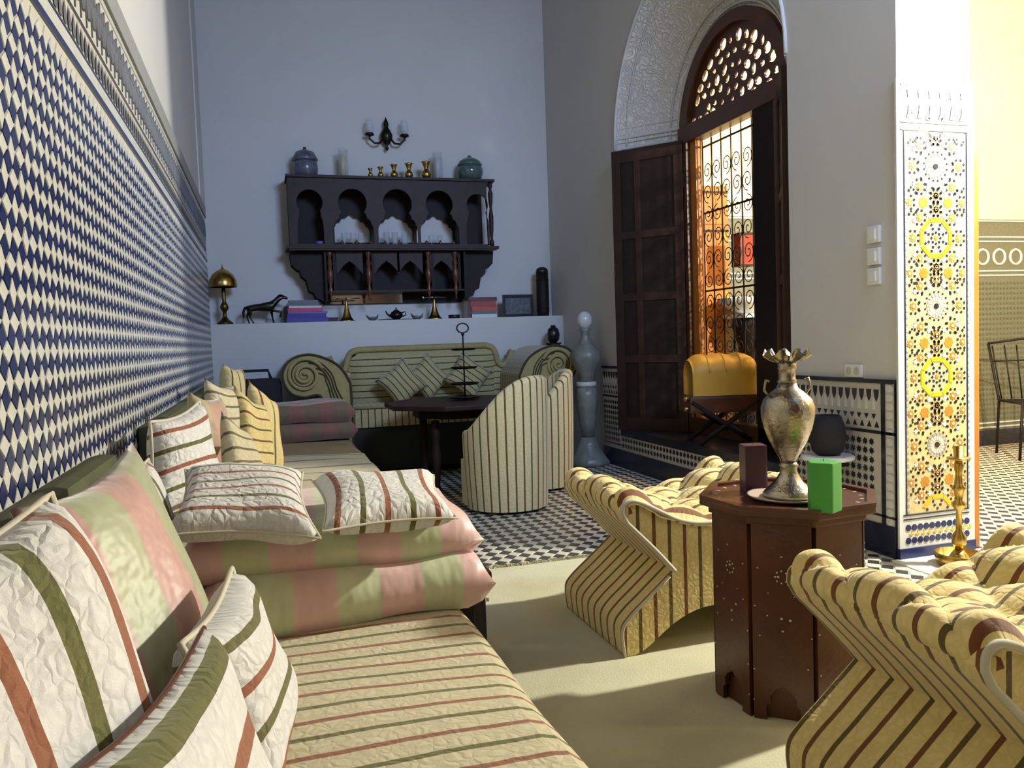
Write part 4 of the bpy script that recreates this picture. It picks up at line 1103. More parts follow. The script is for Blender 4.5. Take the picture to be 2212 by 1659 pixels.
# ------------------------------------------------------------------ carved wall cabinet
wc = thing('wall_cabinet', 'carved dark wooden wall cabinet with five keyhole arches, hung above the ledge', 'cabinet', (1.207, 7.45, 1.49))
D = 0.298
MB().box(-0.965, 0.965, -0.02, D, 1.125, 1.15).build('top_board', M['wood'], wc, bevel=0.004)
MB().box(-0.985, 0.985, -0.03, D, 0.49, 0.515).build('shelf', M['wood'], wc, bevel=0.004)
MB().box(-0.96, 0.96, -0.025, 0.0, 0.475, 0.49).build('shelf_lip', M['wood'], wc)
bays = [(-0.765, 0.115, 0.0), (-0.385, 0.130, 1), (0.025, 0.135, 1), (0.42, 0.130, 1), (0.79, 0.105, 0.0)]
def keyhole(cx, r, hw, zc, zb_, steps=3):
    c = [(cx + r * cos(a), zc + r * sin(a)) for a in [radians(-40 + 260 * k / 20) for k in range(21)]]
    lx, lz = c[-1]; left = []
    w0 = cx - lx; z = lz
    for k in range(steps):
        w1 = w0 + (hw - w0) * (k + 1) / steps; z1 = lz - 0.055 * (k + 1)
        for q in range(5):
            a = pi / 2 * q / 4; left.append((cx - (w0 + (w1 - w0) * sin(a)), z - (z - z1) * (1 - cos(a))))
        w0 = w1; z = z1
    left.append((cx - hw, zb_)); right = [(2 * cx - x, z_) for x, z_ in left[::-1]]
    return c + left + right
holes = [keyhole(cx, r, (0.185 if m else 0.115), 0.905, 0.535) for cx, r, m in bays]
plate('arcade_front', [(-0.95, 0.517), (0.885, 0.517), (0.885, 1.124), (-0.95, 1.124)], holes, 0.022, M['wood'], wc, Matrix.Translation((0, 0.012, 0)) @ XZ)
def stepped(cx, w):
    h = [(1.0, 0.58), (1.0, 0.690), (0.93, 0.722), (0.80, 0.728), (0.76, 0.752), (0.66, 0.772), (0.52, 0.774), (0.48, 0.795), (0.38, 0.812), (0.20, 0.815), (0.12, 0.832), (0.0, 0.845)]
    return [(cx - w * a, z) for a, z in h] + [(cx + w * a, z) for a, z in h[::-1][1:]]
holes = [stepped(cx, 0.178) for cx, r, m in bays if m]
plate('arcade_back', [(-0.95, 0.517), (0.90, 0.517), (0.90, 1.124), (-0.95, 1.124)], holes, 0.014, M['wood_dark'], wc, Matrix.Translation((0, 0.262, 0)) @ XZ)
for x in (-0.95, -0.575, 0.615): MB().box(x, x + 0.02, 0.025, 0.25, 0.517, 1.124).build('divider', M['wood_dark'], wc)
MB().lathe([(0.022, 0), (0.022, 0.04), (0.012, 0.07), (0.02, 0.16), (0.024, 0.28), (0.012, 0.36), (0.02, 0.42), (0.024, 0.50), (0.012, 0.54), (0.022, 0.57), (0.022, 0.608)], (0.925, 0.012, 0.517), 12).build('turned_column', M['wood'], wc, smooth=True)
for k in range(11):
    if k in (0, 10): continue
    MB().lathe([(0, 0), (0.012, 0.004), (0.016, 0.02), (0.009, 0.034), (0, 0.045)], (-0.62 + k * 0.13, 0.02, 0.53), 8).build('carved_knob', M['wood_red'], wc, smooth=True)
sil = [(-0.955, 0.475), (-0.945, 0.36), (-0.90, 0.315), (-0.87, 0.30), (-0.865, 0.26), (-0.82, 0.22), (-0.80, 0.12), (-0.76, 0.10), (-0.74, 0.055), (-0.70, 0.04), (-0.66, 0.0)]
sil = sil + [(-x, z) for x, z in sil[::-1]]
plate('stepped_back', sil, [], 0.016, M['wood_dark'], wc, Matrix.Translation((0, 0.285, 0)) @ XZ)
sl = [(-0.955, 0.475), (-0.945, 0.36), (-0.90, 0.315), (-0.87, 0.30), (-0.865, 0.26), (-0.82, 0.22), (-0.80, 0.12), (-0.76, 0.10), (-0.74, 0.055), (-0.70, 0.04), (-0.66, 0.0), (-0.655, 0.475)]
for s in (1, -1):
    plate('stepped_bracket', [(x * s, z) for x, z in sl][::s], [], 0.03, M['wood_dark'], wc, Matrix.Translation((0, 0.10, 0)) @ XZ)
    MB().box(min(s * 0.64, s * 0.66), max(s * 0.64, s * 0.66), 0.02, 0.28, 0.02, 0.475).build('side_panel', M['wood_dark'], wc)
MB().box(-0.60, 0.08, 0.268, 0.276, 0.005, 0.10).build('mirror', M['mirror'], wc)
MB().box(-0.64, 0.64, 0.03, 0.28, 0.10, 0.115).build('lower_shelf', M['wood'], wc)
for cx in (-0.43, -0.09, 0.13, 0.43):
    plate('small_arch', [(cx - 0.12, 0.475), (cx - 0.12, 0.26), (cx - 0.09, 0.30), (cx - 0.05, 0.35), (cx, 0.385), (cx + 0.05, 0.35), (cx + 0.09, 0.30), (cx + 0.12, 0.26), (cx + 0.12, 0.475)][::-1], [], 0.018, M['wood'], wc, Matrix.Translation((0, 0.06, 0)) @ XZ)
pend = [(0.0, 0), (0.014, 0.02), (0.006, 0.04), (0.022, 0.08), (0.02, 0.12), (0.010, 0.14), (0.026, 0.19), (0.034, 0.25), (0.016, 0.32), (0.028, 0.34), (0.014, 0.40), (0.028, 0.43), (0.028, 0.46)]
for cx in (-0.61, -0.26, 0.30, 0.56):
    MB().lathe(pend, (cx, 0.04, 0.015), 12).build('turned_pendant', M['wood_red'], wc, smooth=True)
    MB().box(cx + 0.03, cx + 0.055, 0.05, 0.28, 0.115, 0.475).build('divider', M['wood_dark'], wc)

# pots, vases and glasses on top of the cabinet
def turned(name, label, cat, loc, prof, m, group=None, n=20, parts=(), sx=1, sy=1):
    t = thing(name, label, cat, loc, 0, group)
    MB().lathe(prof, (0, 0, 0), n, sx, sy).build('body', m, t, smooth=True)
    for nm, pr_, mm in parts: MB().lathe(pr_, (0, 0, 0), n).build(nm, mm, t, smooth=True)
    return t
ZT = 2.642
turned('lidded_jar', 'blue grey lidded pottery jar at the left end of the cabinet top', 'jar', (0.43, 7.60, ZT), [(0.085, 0), (0.105, 0.02), (0.112, 0.08), (0.108, 0.13), (0.095, 0.15)], M['ceramic_blue'],
       parts=(('lid', [(0.112, 0.15), (0.118, 0.158), (0.105, 0.185), (0.085, 0.225), (0.07, 0.235), (0, 0.24)], M['ceramic_blue']), ('knob', [(0.02, 0.238), (0.025, 0.25), (0.012, 0.262), (0.018, 0.272), (0, 0.28)], M['brass_dark'])))
turned('lidded_jar', 'round green grey lidded jar at the right end of the cabinet top', 'jar', (1.975, 7.60, ZT), [(0.07, 0), (0.11, 0.03), (0.128, 0.08), (0.125, 0.12), (0.11, 0.15)], M['ceramic_green'],
       parts=(('lid', [(0.118, 0.15), (0.122, 0.158), (0.10, 0.195), (0.06, 0.22), (0, 0.228)], M['ceramic_green']), ('knob', [(0.018, 0.225), (0.022, 0.24), (0, 0.26)], M['ceramic_green'])))
for k, (x, h) in enumerate(((1.005, 0.085), (1.10, 0.10), (1.225, 0.125), (1.365, 0.14), (1.53, 0.16))):
    s = h / 0.16
    turned('brass_vase', ('smallest', 'second smallest', 'middle', 'second tallest', 'tallest')[k] + ' of five little brass vases in a row on the cabinet top', 'vase', (x, 7.52, ZT),
           [(0.026 * s, 0), (0.034 * s, 0.008 * s), (0.046 * s, 0.035 * s), (0.042 * s, 0.06 * s), (0.022 * s, 0.085 * s), (0.020 * s, 0.10 * s), (0.036 * s, 0.145 * s), (0.046 * s, 0.16 * s), (0.040 * s, 0.158 * s), (0.015 * s, 0.11 * s)], M['brass'], 'brass vases on the wall cabinet', 14)
for x, lab, m in ((0.77, 'tall clear glass with a yellow candle on the cabinet top, left of the vases', 'wax_cream'), (1.66, 'tall clear glass with a pale candle on the cabinet top, right of the vases', 'white_paper')):
    turned('candle_glass', lab, 'candle holder', (x, 7.60, ZT), [(0.045, 0), (0.045, 0.27), (0.042, 0.27), (0.042, 0.006), (0, 0.006)], M['glass'], 'candle glasses on the cabinet top', 16, (('candle', [(0.024, 0.007), (0.024, 0.22), (0, 0.225)], M[m]),))
for k, x in enumerate((0.75, 0.83, 0.90)):
    turned('wine_glass', ('left', 'middle', 'right')[k] + ' clear glass in the second arch of the wall cabinet', 'glass', (x, 7.60, 2.005), [(0.028, 0), (0.004, 0.006), (0.004, 0.06), (0.028, 0.09), (0.030, 0.14), (0.028, 0.14), (0.026, 0.09), (0, 0.065)], M['glass'], 'glasses in the wall cabinet', 12)
for k, x in enumerate((1.14, 1.22, 1.31)):
    turned('wine_glass', ('left', 'middle', 'right')[k] + ' clear glass in the middle arch of the wall cabinet', 'glass', (x, 7.60, 2.005), [(0.028, 0), (0.030, 0.15), (0.028, 0.15), (0.026, 0.01), (0, 0.008)], M['glass'], 'glasses in the wall cabinet', 12)
for k, x in enumerate((1.57, 1.65)):
    turned('wine_glass', ('left', 'right')[k] + ' clear glass in the fourth arch of the wall cabinet', 'glass', (x, 7.60, 2.005), [(0.028, 0), (0.004, 0.006), (0.004, 0.05), (0.03, 0.08), (0.028, 0.12), (0.026, 0.12), (0.027, 0.08), (0, 0.055)], M['glass'], 'glasses in the wall cabinet', 12)
turned('small_bowl', 'small blue and white bowl in the leftmost arch of the wall cabinet', 'bowl', (0.52, 7.52, 2.005), [(0.02, 0), (0.035, 0.02), (0.045, 0.05), (0.042, 0.05), (0.03, 0.02), (0, 0.01)], M['violet_paper'], n=14)

# wall sconce
sc = thing('wall_sconce', 'two-armed dark bronze wall sconce with glass shades above the cabinet', 'wall lamp', (1.195, 7.748, 3.05))
MB().lathe([(0, -0.12), (0.012, -0.11), (0.02, -0.09), (0.008, -0.075), (0.03, -0.05), (0.055, -0.01), (0.058, 0.03), (0.04, 0.07), (0.02, 0.10), (0.026, 0.13), (0.016, 0.16), (0, 0.20)], (0, -0.062, 0), 16, 1, 0.9).build('body', M['bronze'], sc, smooth=True)
for s in (-1, 1):
    MB().tube([(s * 0.04, -0.07, -0.01), (s * 0.07, -0.09, -0.055), (s * 0.12, -0.10, -0.06), (s * 0.165, -0.10, -0.02), (s * 0.165, -0.10, 0.01)], 0.010, 8).build('arm', M['bronze'], sc, smooth=True)
    MB().lathe([(0.014, 0), (0.045, 0.012), (0.04, 0.03), (0.016, 0.03)], (s * 0.165, -0.10, 0.0), 14).build('drip_pan', M['bronze'], sc, smooth=True)
    MB().lathe([(0.022, 0.03), (0.042, 0.07), (0.036, 0.13), (0.025, 0.16), (0.022, 0.16), (0.033, 0.125), (0.038, 0.07), (0.018, 0.03)], (s * 0.165, -0.10, 0.0), 14).build('glass_shade', M['glass'], sc, smooth=True)

# ------------------------------------------------------------------ things on the ledge
ZL = 1.326; YLg = 7.56
turned('table_lamp', 'brass lamp with a domed shade at the left end of the ledge', 'lamp', (-0.33, YLg, ZL), [(0.068, 0), (0.07, 0.012), (0.05, 0.03), (0.03, 0.05), (0.018, 0.07), (0.016, 0.11), (0.03, 0.13), (0.038, 0.155), (0.028, 0.18), (0.016, 0.20), (0.018, 0.26), (0.016, 0.33)], M['brass_dark'],
       parts=(('shade', [(0.118, 0.33), (0.120, 0.34), (0.115, 0.39), (0.09, 0.44), (0.05, 0.475), (0.02, 0.49), (0, 0.493), (0, 0.487), (0.045, 0.465), (0.085, 0.43), (0.11, 0.385), (0.114, 0.33)], M['brass']), ('finial', [(0.012, 0.488), (0.004, 0.51), (0, 0.545)], M['brass_dark'])))
# horse
hs = thing('horse_figurine', 'dark bronze prancing horse figurine on the ledge', 'figurine', (0.0, YLg, ZL))
V = [(0.0, 0, 0.145), (-0.07, 0, 0.145), (-0.12, 0, 0.15), (0.05, 0, 0.15), (0.09, 0, 0.175), (0.125, 0, 0.215), (0.15, 0, 0.245), (0.185, 0, 0.235), (0.215, 0, 0.215),
     (-0.125, 0.022, 0.10), (-0.145, 0.022, 0.065), (-0.125, 0.022, 0.0), (-0.11, -0.022, 0.10), (-0.12, -0.022, 0.06), (-0.085, -0.022, 0.0),
     (0.07, 0.02, 0.10), (0.075, 0.02, 0.055), (0.085, 0.02, 0.0), (0.09, -0.02, 0.11), (0.155, -0.02, 0.10), (0.14, -0.02, 0.05),
     (-0.155, 0, 0.15), (-0.175, 0, 0.10), (-0.17, 0, 0.05), (0.148, 0, 0.262)]
E_ = [(0, 1), (1, 2), (0, 3), (3, 4), (4, 5), (5, 6), (6, 7), (7, 8), (2, 9), (9, 10), (10, 11), (2, 12), (12, 13), (13, 14), (3, 15), (15, 16), (16, 17), (3, 18), (18, 19), (19, 20), (2, 21), (21, 22), (22, 23), (6, 24)]
Rr = [0.036, 0.035, 0.036, 0.038, 0.032, 0.024, 0.022, 0.016, 0.012, 0.016, 0.008, 0.008, 0.016, 0.008, 0.008, 0.014, 0.008, 0.008, 0.014, 0.009, 0.008, 0.012, 0.013, 0.006, 0.006]
skin('body', V, E_, Rr, M['bronze'], hs)
MB().box(-0.15, 0.15, -0.04, 0.04, -0.001, 0.003).build('plinth', M['bronze'], hs)


def book(label, x, y, z, w, d, h, rz, m, group):
    t = thing('book', label, 'book', (x, y, z), rz, group)
    MB().box(-w / 2, w / 2, -d / 2, d / 2, 0, 0.003).build('cover', m, t); MB().box(-w / 2, w / 2, -d / 2, d / 2, h - 0.003, h).build('cover', m, t)
    MB().box(-w / 2, w / 2, -d / 2 - 0.001, -d / 2 + 0.003, 0, h).build('spine', m, t)
    MB().box(-w / 2 + 0.004, w / 2 - 0.004, -d / 2 + 0.003, d / 2 - 0.004, 0.003, h - 0.003).build('pages', M['white_paper'], t)
G = 'books stacked on the ledge left of the trumpets'
z = ZL
for k, (nm, m, w, h, dx, rz) in enumerate((('dark blue book with a pale label, bottom of the left book stack', 'blue_paper', 0.36, 0.042, 0.0, 0.02), ('violet blue book second from the bottom of the left stack', 'blue_paper', 0.34, 0.034, 0.0, -0.03), ('thin lilac book in the middle of the left stack', 'violet_paper', 0.345, 0.018, 0.005, 0.02),
    ('bright pink book in the left stack', 'pink_paper', 0.30, 0.032, -0.01, -0.04), ('pale pink-white book above the pink one in the left stack', 'white_paper', 0.29, 0.018, -0.015, 0.03), ('dark grey book second from the top of the left stack', 'grey_paper', 0.28, 0.026, -0.03, 0.0), ('grey book on top of the left book stack', 'grey_paper', 0.25, 0.024, -0.03, 0.05))):
    book(nm, 0.375 + dx, YLg, z, w, 0.22, h, rz, M[m], G); z += h + 0.0005
book('grey book standing behind the left stack end', 0.19, YLg + 0.09, ZL, 0.03, 0.05, 0.15, 0, M['grey_paper'], G)
G = 'books stacked on the ledge beside the framed photograph'; z = ZL
for k, (nm, m, w, h, dx, rz) in enumerate((('white book at the bottom of the right stack', 'white_paper', 0.25, 0.032, 0.0, 0.02), ('brown book with a grey edge second from the bottom of the right stack', 'grey_paper', 0.24, 0.030, -0.005, -0.02), ('bright orange book in the right stack', 'rust_paper', 0.26, 0.040, 0.0, 0.03),
    ('dark red book second from the top of the right stack', 'red_paper', 0.25, 0.052, -0.005, -0.03), ('brown book on top of the right stack', 'brown_paper', 0.28, 0.038, -0.01, 0.02))):
    book(nm, 2.03 + dx, YLg, z, w, 0.20, h, rz, M[m], G); z += h + 0.0005
book('dark upright book at the left end of the right stack', 1.885, YLg, ZL, 0.03, 0.18, 0.17, 0, M['brown_paper'], G)
for k, x in enumerate((0.735, 1.56)):     # small brass trumpets standing bell down
    t = thing('brass_trumpet', ('left', 'right')[k] + ' fluted brass horn standing bell down on the ledge', 'ornament', (x, YLg - 0.02, ZL), 0, 'brass horns on the ledge')
    MB().lathe([(0.082, 0), (0.06, 0.012), (0.042, 0.04), (0.030, 0.075), (0.018, 0.12), (0.011, 0.17), (0.009, 0.215)], (0, 0, 0), 20, wave=lambda i, a: 0.08 * sin(8 * a)).build('bell', M['brass'], t, smooth=True)
    MB().tube([(-0.10, 0, 0.205), (0.0, 0, 0.207), (0.12, 0, 0.208)], 0.006, 8).build('reflection_bar', M['pewter'], t, smooth=True)  # silver line of a mirror reflection, built as a tube with a tip
    MB().lathe([(0.0, -0.02), (0.014, 0), (0.0, 0.02)], (-0.105, 0, 0.205), 8).build('reflection_bar_tip', M['pewter'], t, smooth=True)
for k, x in enumerate((0.965, 1.385)):    # crescent shoes
    t = thing('slipper_ornament', ('left', 'right')[k] + ' black crescent-shaped slipper ornament beside the teapot', 'ornament', (x, YLg - 0.04, ZL), 0, 'black slipper ornaments')
    mb = MB(); pts = [(-0.06, 0.058), (-0.052, 0.035), (-0.035, 0.01), (-0.012, 0.0), (0.022, 0.0), (0.045, 0.015), (0.06, 0.06), (0.035, 0.038), (0.0, 0.030), (-0.035, 0.040)]
    mb.prism(pts, -0.025, 0.025, 'y'); mb.build('shell', M['black'], t, bevel=0.005)
    MB().box(-0.02, 0.025, -0.015, 0.015, 0.032, 0.036).build('opening', M['black_cloth'], t)
tp_ = thing('teapot', 'small dark metal teapot on the ledge', 'teapot', (1.19, YLg - 0.04, ZL + 0.006))
MB().lathe([(0.03, 0), (0.055, 0.02), (0.062, 0.042), (0.05, 0.065), (0.03, 0.075)], (0, 0, 0), 20).build('body', M['pewter_dark'] if 'pewter_dark' in M else M['bronze'], tp_, smooth=True)
MB().lathe([(0.032, 0.075), (0.02, 0.088), (0.004, 0.093), (0.008, 0.105), (0, 0.112)], (0, 0, 0), 14).build('lid', M['bronze'], tp_, smooth=True)
MB().tube([(-0.055, 0, 0.03), (-0.085, 0, 0.05), (-0.10, 0, 0.08)], lambda s: 0.011 - 0.006 * s, 8).build('spout', M['bronze'], tp_, smooth=True)
MB().tube([(0.05, 0, 0.06), (0.085, 0, 0.07), (0.09, 0, 0.04), (0.058, 0, 0.025)], 0.006, 8).build('handle', M['bronze'], tp_, smooth=True)
t = thing('tray', 'low dark tray under the teapot', 'tray', (1.19, YLg - 0.04, ZL)); MB().lathe([(0.14, 0), (0.15, 0.006), (0.145, 0.005), (0, 0.003)], (0, 0, 0), 24, 1.2, 0.6).build('dish', M['bronze'], t, smooth=True)
t = thing('black_box', 'low black box between the left book stack and the left brass horn', 'box', (0.595, YLg - 0.05, ZL)); MB().box(-0.055, 0.055, -0.03, 0.03, 0, 0.04).build('case', M['black'], t, bevel=0.004); MB().box(-0.057, 0.057, -0.032, 0.032, 0.028, 0.031).build('lid_seam', M['black_cloth'], t)
turned('ashtray', 'round black dish left of the right book stack', 'dish', (1.745, YLg - 0.04, ZL), [(0.055, 0), (0.058, 0.035), (0.052, 0.035), (0.048, 0.012), (0, 0.01)], M['black'])
pf = thing('photo_frame', 'dark framed black and white photograph leaning on the ledge', 'picture frame', (2.395, YLg - 0.02, ZL))
MB().prism([(-0.155, 0), (0.155, 0), (0.155, 0.215), (-0.155, 0.215)], 0, 0.008, 'y').build('backing', M['black'], pf)
for a, b, c, d in ((-0.158, 0.158, 0, 0.028), (-0.158, 0.158, 0.19, 0.218), (-0.158, -0.13, 0.028, 0.19), (0.13, 0.158, 0.028, 0.19)): MB().box(a, b, -0.014, 0.0, c, d).build('moulding', M['black'], pf, bevel=0.003)
MB().box(-0.13, 0.13, -0.004, 0.0, 0.028, 0.19).build('photograph', M['photo'], pf)
t = thing('wooden_drum', 'tall dark rounded wooden drum standing at the right end of the ledge', 'drum', (2.665, YLg, ZL))
MB().lathe([(0.058, 0), (0.062, 0.05), (0.063, 0.25), (0.06, 0.42)], (0, 0, 0), 18).build('shell', M['wood_dark'], t, smooth=True)
MB().lathe([(0.062, 0.42), (0.062, 0.45), (0.05, 0.475), (0.02, 0.488), (0, 0.49)], (0, 0, 0), 18).build('top', M['black'], t, smooth=True)
for z in (0.08, 0.36): MB().tube([(0.064 * cos(a), 0.064 * sin(a), z) for a in [2 * pi * q / 18 for q in range(18)]], 0.004, 5, True).build('hoop', M['bronze'], t, smooth=True)

# black round pot on the right sofa arm
turned('black_pot', 'small round black pot standing at the end of the ledge behind the right sofa arm', 'pot', (2.64, 7.22, 1.06), [(0.03, 0), (0.055, 0.03), (0.062, 0.08), (0.05, 0.13), (0.02, 0.155), (0, 0.158)], M['black'], parts=(('rim', [(0.022, 0.15), (0.026, 0.165), (0.018, 0.168)], M['black']),))
# pedestal that carries it
t = thing('pot_stand', 'slim dark wooden stand behind the right end of the sofa', 'stand', (2.64, 7.22, 0))
MB().lathe([(0.11, 0), (0.10, 0.03), (0.02, 0.06), (0.018, 1.02), (0.07, 1.045), (0.07, 1.06)], (0, 0, 0), 14).build('column', M['wood_dark'], t, smooth=True)
MB().lathe([(0.075, 1.045), (0.075, 1.06), (0.0, 1.06)], (0, 0, 0), 14).build('top', M['wood_dark'], t)

# carved stone pedestal figure
st = thing('stone_candle_stand', 'tall carved grey stone stand with a pale ball top beside the right wall', 'pedestal', (2.63, 6.40, 0))
MB().lathe([(0.175, 0), (0.18, 0.03), (0.15, 0.07), (0.115, 0.12), (0.085, 0.19), (0.06, 0.24)], (0, 0, 0), 20, wave=lambda i, a: 0.05 * sin(8 * a)).build('foot', M['stone'], st, smooth=True)
MB().lathe([(0.052, 0.24), (0.068, 0.34), (0.088, 0.50), (0.092, 0.60), (0.078, 0.68)], (0, 0, 0), 20, wave=lambda i, a: 0.04 * sin(6 * a + i)).build('shaft', M['stone'], st, smooth=True)
MB().lathe([(0.085, 0.68), (0.088, 0.69), (0.088, 0.715), (0.08, 0.72)], (0, 0, 0), 20).build('collar', M['stone_light'], st, smooth=True)
MB().lathe([(0.07, 0.72), (0.075, 0.80), (0.115, 0.88), (0.135, 0.93), (0.12, 0.98), (0.07, 1.03), (0.04, 1.10), (0.036, 1.15), (0.055, 1.175)], (0, 0, 0), 20, wave=lambda i, a: 0.05 * sin(7 * a)).build('urn', M['stone'], st, smooth=True)
mb = MB(); mb.sphere((0, 0, 1.245), 0.066, 14, 1, 1, 1.2); mb.build('ball', M['stone_light'], st, smooth=True)

# ------------------------------------------------------------------ octagonal inlaid table and what stands on it
ot = thing('octagonal_table', 'octagonal dark wooden side table with bone inlay, carrying the metal vase and two candles', 'table', (1.470, 2.03, 0.0085))
def octo(r, ph=radians(-108.5)): return [(r * cos(ph + pi / 4 * q), r * sin(ph + pi / 4 * q)) for q in range(8)]
o_in = octo(0.206); o_b = octo(0.219)
MB().prism(o_in, 0.0, 0.57).build('carcass', M['wood_red'], ot)
MB().prism(octo(0.262), 0.578, 0.600).build('top', M['wood_red'], ot, bevel=0.006)
mb = MB(); ro = octo(0.262); ri = octo(0.236)
for q in range(8):
    a, b, c, d = ro[q], ro[(q + 1) % 8], ri[(q + 1) % 8], ri[q]
    mb.prism([a, b, c, d], 0.599, 0.609)
mb.build('top_rim', M['wood_red'], ot)
MB().prism(octo(0.236), 0.555, 0.579).build('cornice', M['wood_red'], ot, bevel=0.006)
dots = MB()
for q in range(8):
    a, b = Vector(o_b[q] + (0,)), Vector(o_b[(q + 1) % 8] + (0,)); mid = (a + b) / 2; w = (b - a).length; ang = atan2(b.y - a.y, b.x - a.x)
    # panel with keyhole arch at the foot
    hw = w / 2 - 0.004; op = [(-0.045, 0.0), (-0.045, 0.04), (-0.034, 0.045), (-0.036, 0.065), (-0.024, 0.085), (0, 0.10), (0.024, 0.085), (0.036, 0.065), (0.034, 0.045), (0.045, 0.04), (0.045, 0.0)]
    out = [(hw, 0), (hw, 0.556), (-hw, 0.556), (-hw, 0)] + op
    mw = Matrix.Translation((mid.x, mid.y, 0)) @ Matrix.Rotation(ang, 4, 'Z') @ XZ
    plate('panel', out, [], 0.014, M['wood_red'], ot, mw)
    mt = Matrix.Translation((mid.x, mid.y, 0)) @ Matrix.Rotation(ang, 4, 'Z')
    k0 = len(dots.v)
    rr = random.Random(q)
    for (x, z, s) in [(-.06, .44, .004), (.06, .44, .004), (0, .47, .004), (0, .41, .006), (-.03, .30, .004), (.03, .30, .006), (0, .285, .006), (-.065, .33, .004), (.065, .33, .004), (0, .16 + .10, .005), (-.07, .25, .004), (.07, .25, .004), (-.07, .15, .004), (.07, .15, .004), (-.03, .36, .003), (.03, .36, .003), (.07, .06, .003), (-.07, .06, .003)]:
        x += rr.uniform(-.01, .01); z += rr.uniform(-.012, .012)
        dots.box(x - s * .55, x + s * .55, -0.0085, -0.0065, z - s * .4, z + s * .4)
    for a_i in range(8):
        dots.obox((0 + 0.017 * cos(a_i * pi / 4), -0.0075, 0.41 + 0.017 * sin(a_i * pi / 4)), 0.004, 0.002, 0.004)
    dots.v[k0:] = [tuple(mt @ Vector(v)) for v in dots.v[k0:]]
tag(dots.build('inlay_dots', M['inlay'], ot), kind='stuff')
mb = MB()
for q in range(24): mb.obox((0.205 * cos(q * pi / 12), 0.205 * sin(q * pi / 12), 0.6005), 0.010, 0.006, 0.002, q * pi / 12)
tag(mb.build('top_inlay', M['inlay'], ot), kind='stuff')
pt = turned('plate', 'pale ceramic plate under the metal vase', 'plate', (1.435, 1.975, 0.609), [(0.07, 0.0), (0.11, 0.010), (0.118, 0.016), (0.112, 0.015), (0.07, 0.006), (0, 0.005)], M['plate'], n=32)
vz = thing('metal_vase', 'engraved silver metal vase with a scalloped rim on the octagonal table', 'vase', (1.44, 1.98, 0.6155))
MB().lathe([(0.072, 0), (0.075, 0.010), (0.062, 0.024), (0.040, 0.045), (0.026, 0.068), (0.022, 0.085), (0.028, 0.094), (0.021, 0.102)], (0, 0, 0), 28).build('foot', M['pewter'], vz, smooth=True)
MB().lathe([(0.021, 0.102), (0.024, 0.112), (0.038, 0.135), (0.054, 0.165), (0.067, 0.20), (0.0745, 0.235), (0.0755, 0.262), (0.068, 0.285), (0.048, 0.305), (0.031, 0.318), (0.0255, 0.333)], (0, 0, 0), 32).build('belly', M['pewter'], vz, smooth=True)
MB().lathe([(0.0255, 0.333), (0.028, 0.338), (0.0235, 0.345), (0.023, 0.37), (0.027, 0.375), (0.025, 0.382), (0.028, 0.395)], (0, 0, 0), 24).build('neck', M['pewter'], vz, smooth=True)
mb = MB()
def RIM(u, v):
    a = 2 * pi * u; r = 0.028 + 0.036 * v * (1 + 0.12 * cos(9 * a)); z = 0.395 + 0.028 * v ** 1.5 + 0.010 * v * cos(9 * a + pi) * 1.0
    return (r * cos(a), r * sin(a), z)
mb.grid(RIM, 72, 5); mb.grid(lambda u, v: tuple(Vector(RIM(u, v)) + Vector((0, 0, -0.002))), 72, 5, flip=True)
mb.build('scalloped_rim', M['pewter'], vz, smooth=True)
for s in (-1, 1): MB().tube([(s * 0.058, 0, 0.295), (s * 0.078, 0, 0.315), (s * 0.072, 0, 0.345), (s * 0.06, 0, 0.34)], 0.004, 6).build('handle', M['pewter'], vz, smooth=True)
def candle(label, loc, w, h, m, n, rz):
    t = thing('candle', label, 'candle', loc, rz, 'candles on the octagonal table')
    MB().prism([(w * cos(2 * pi * q / n), w * sin(2 * pi * q / n)) for q in range(n)], 0, h).build('wax', m, t, bevel=0.005)
    MB().tube([(0, 0, h - 0.002), (0.001, 0, h + 0.006)], 0.0012, 5).build('wick', M['black'], t)
candle('thick green candle at the front edge of the octagonal table', (1.425, 1.808, 0.609), 0.047, 0.135, M['wax_green'], 5, radians(-100))
candle('dark plum square candle behind the metal vase', (1.418, 2.125, 0.609), 0.048, 0.145, M['wax_purple'], 4, radians(28))

# ------------------------------------------------------------------ camel saddle stool on the sill
cs = thing('saddle_stool', 'mustard yellow humped saddle cushion on a dark wooden stool in the window niche', 'stool', (3.045, 4.95, ZSILL + 0.02), radians(-16))
Hh = []
mb = MB()
def hump(u, v):
    x = -0.225 + 0.45 * u; a = pi * (v * 1.0); y = -0.15 * cos(a) ; 
    e = 1 - abs(2 * u - 1) ** 8 * 0.12
    if v < 0.2: yy, zz = -0.155, 0.34 + v / 0.2 * 0.16
    elif v > 0.8: yy, zz = 0.155, 0.34 + (1 - v) / 0.2 * 0.16
    else:
        t = (v - 0.2) / 0.6 * pi; yy, zz = -0.155 * cos(t), 0.50 + 0.115 * sin(t) + 0.012 * abs(sin(3.2 * pi * u)) * sin(t)
    return (x, yy * e, 0.34 + (zz - 0.34) * e)
mb.grid(hump, 30, 30)
for u in (0, 1):
    pts = [hump(u, k / 30) for k in range(31)]; mb.add(pts, [list(range(31))[::(1 if u else -1)]])
hc = mb.build('saddle_cushion', M['yellow_leather'], cs, smooth=True, weld=True)
for k in range(3): MB().tube([hump(0.25 + 0.25 * k, v) for v in [0.2 + 0.6 * q / 12 for q in range(13)]], 0.006, 6).build('seam', M['yellow_leather'], hc, smooth=True)
MB().box(-0.25, 0.25, -0.16, 0.16, 0.22, 0.34).build('seat_frame', M['wood_red'], cs, bevel=0.02)
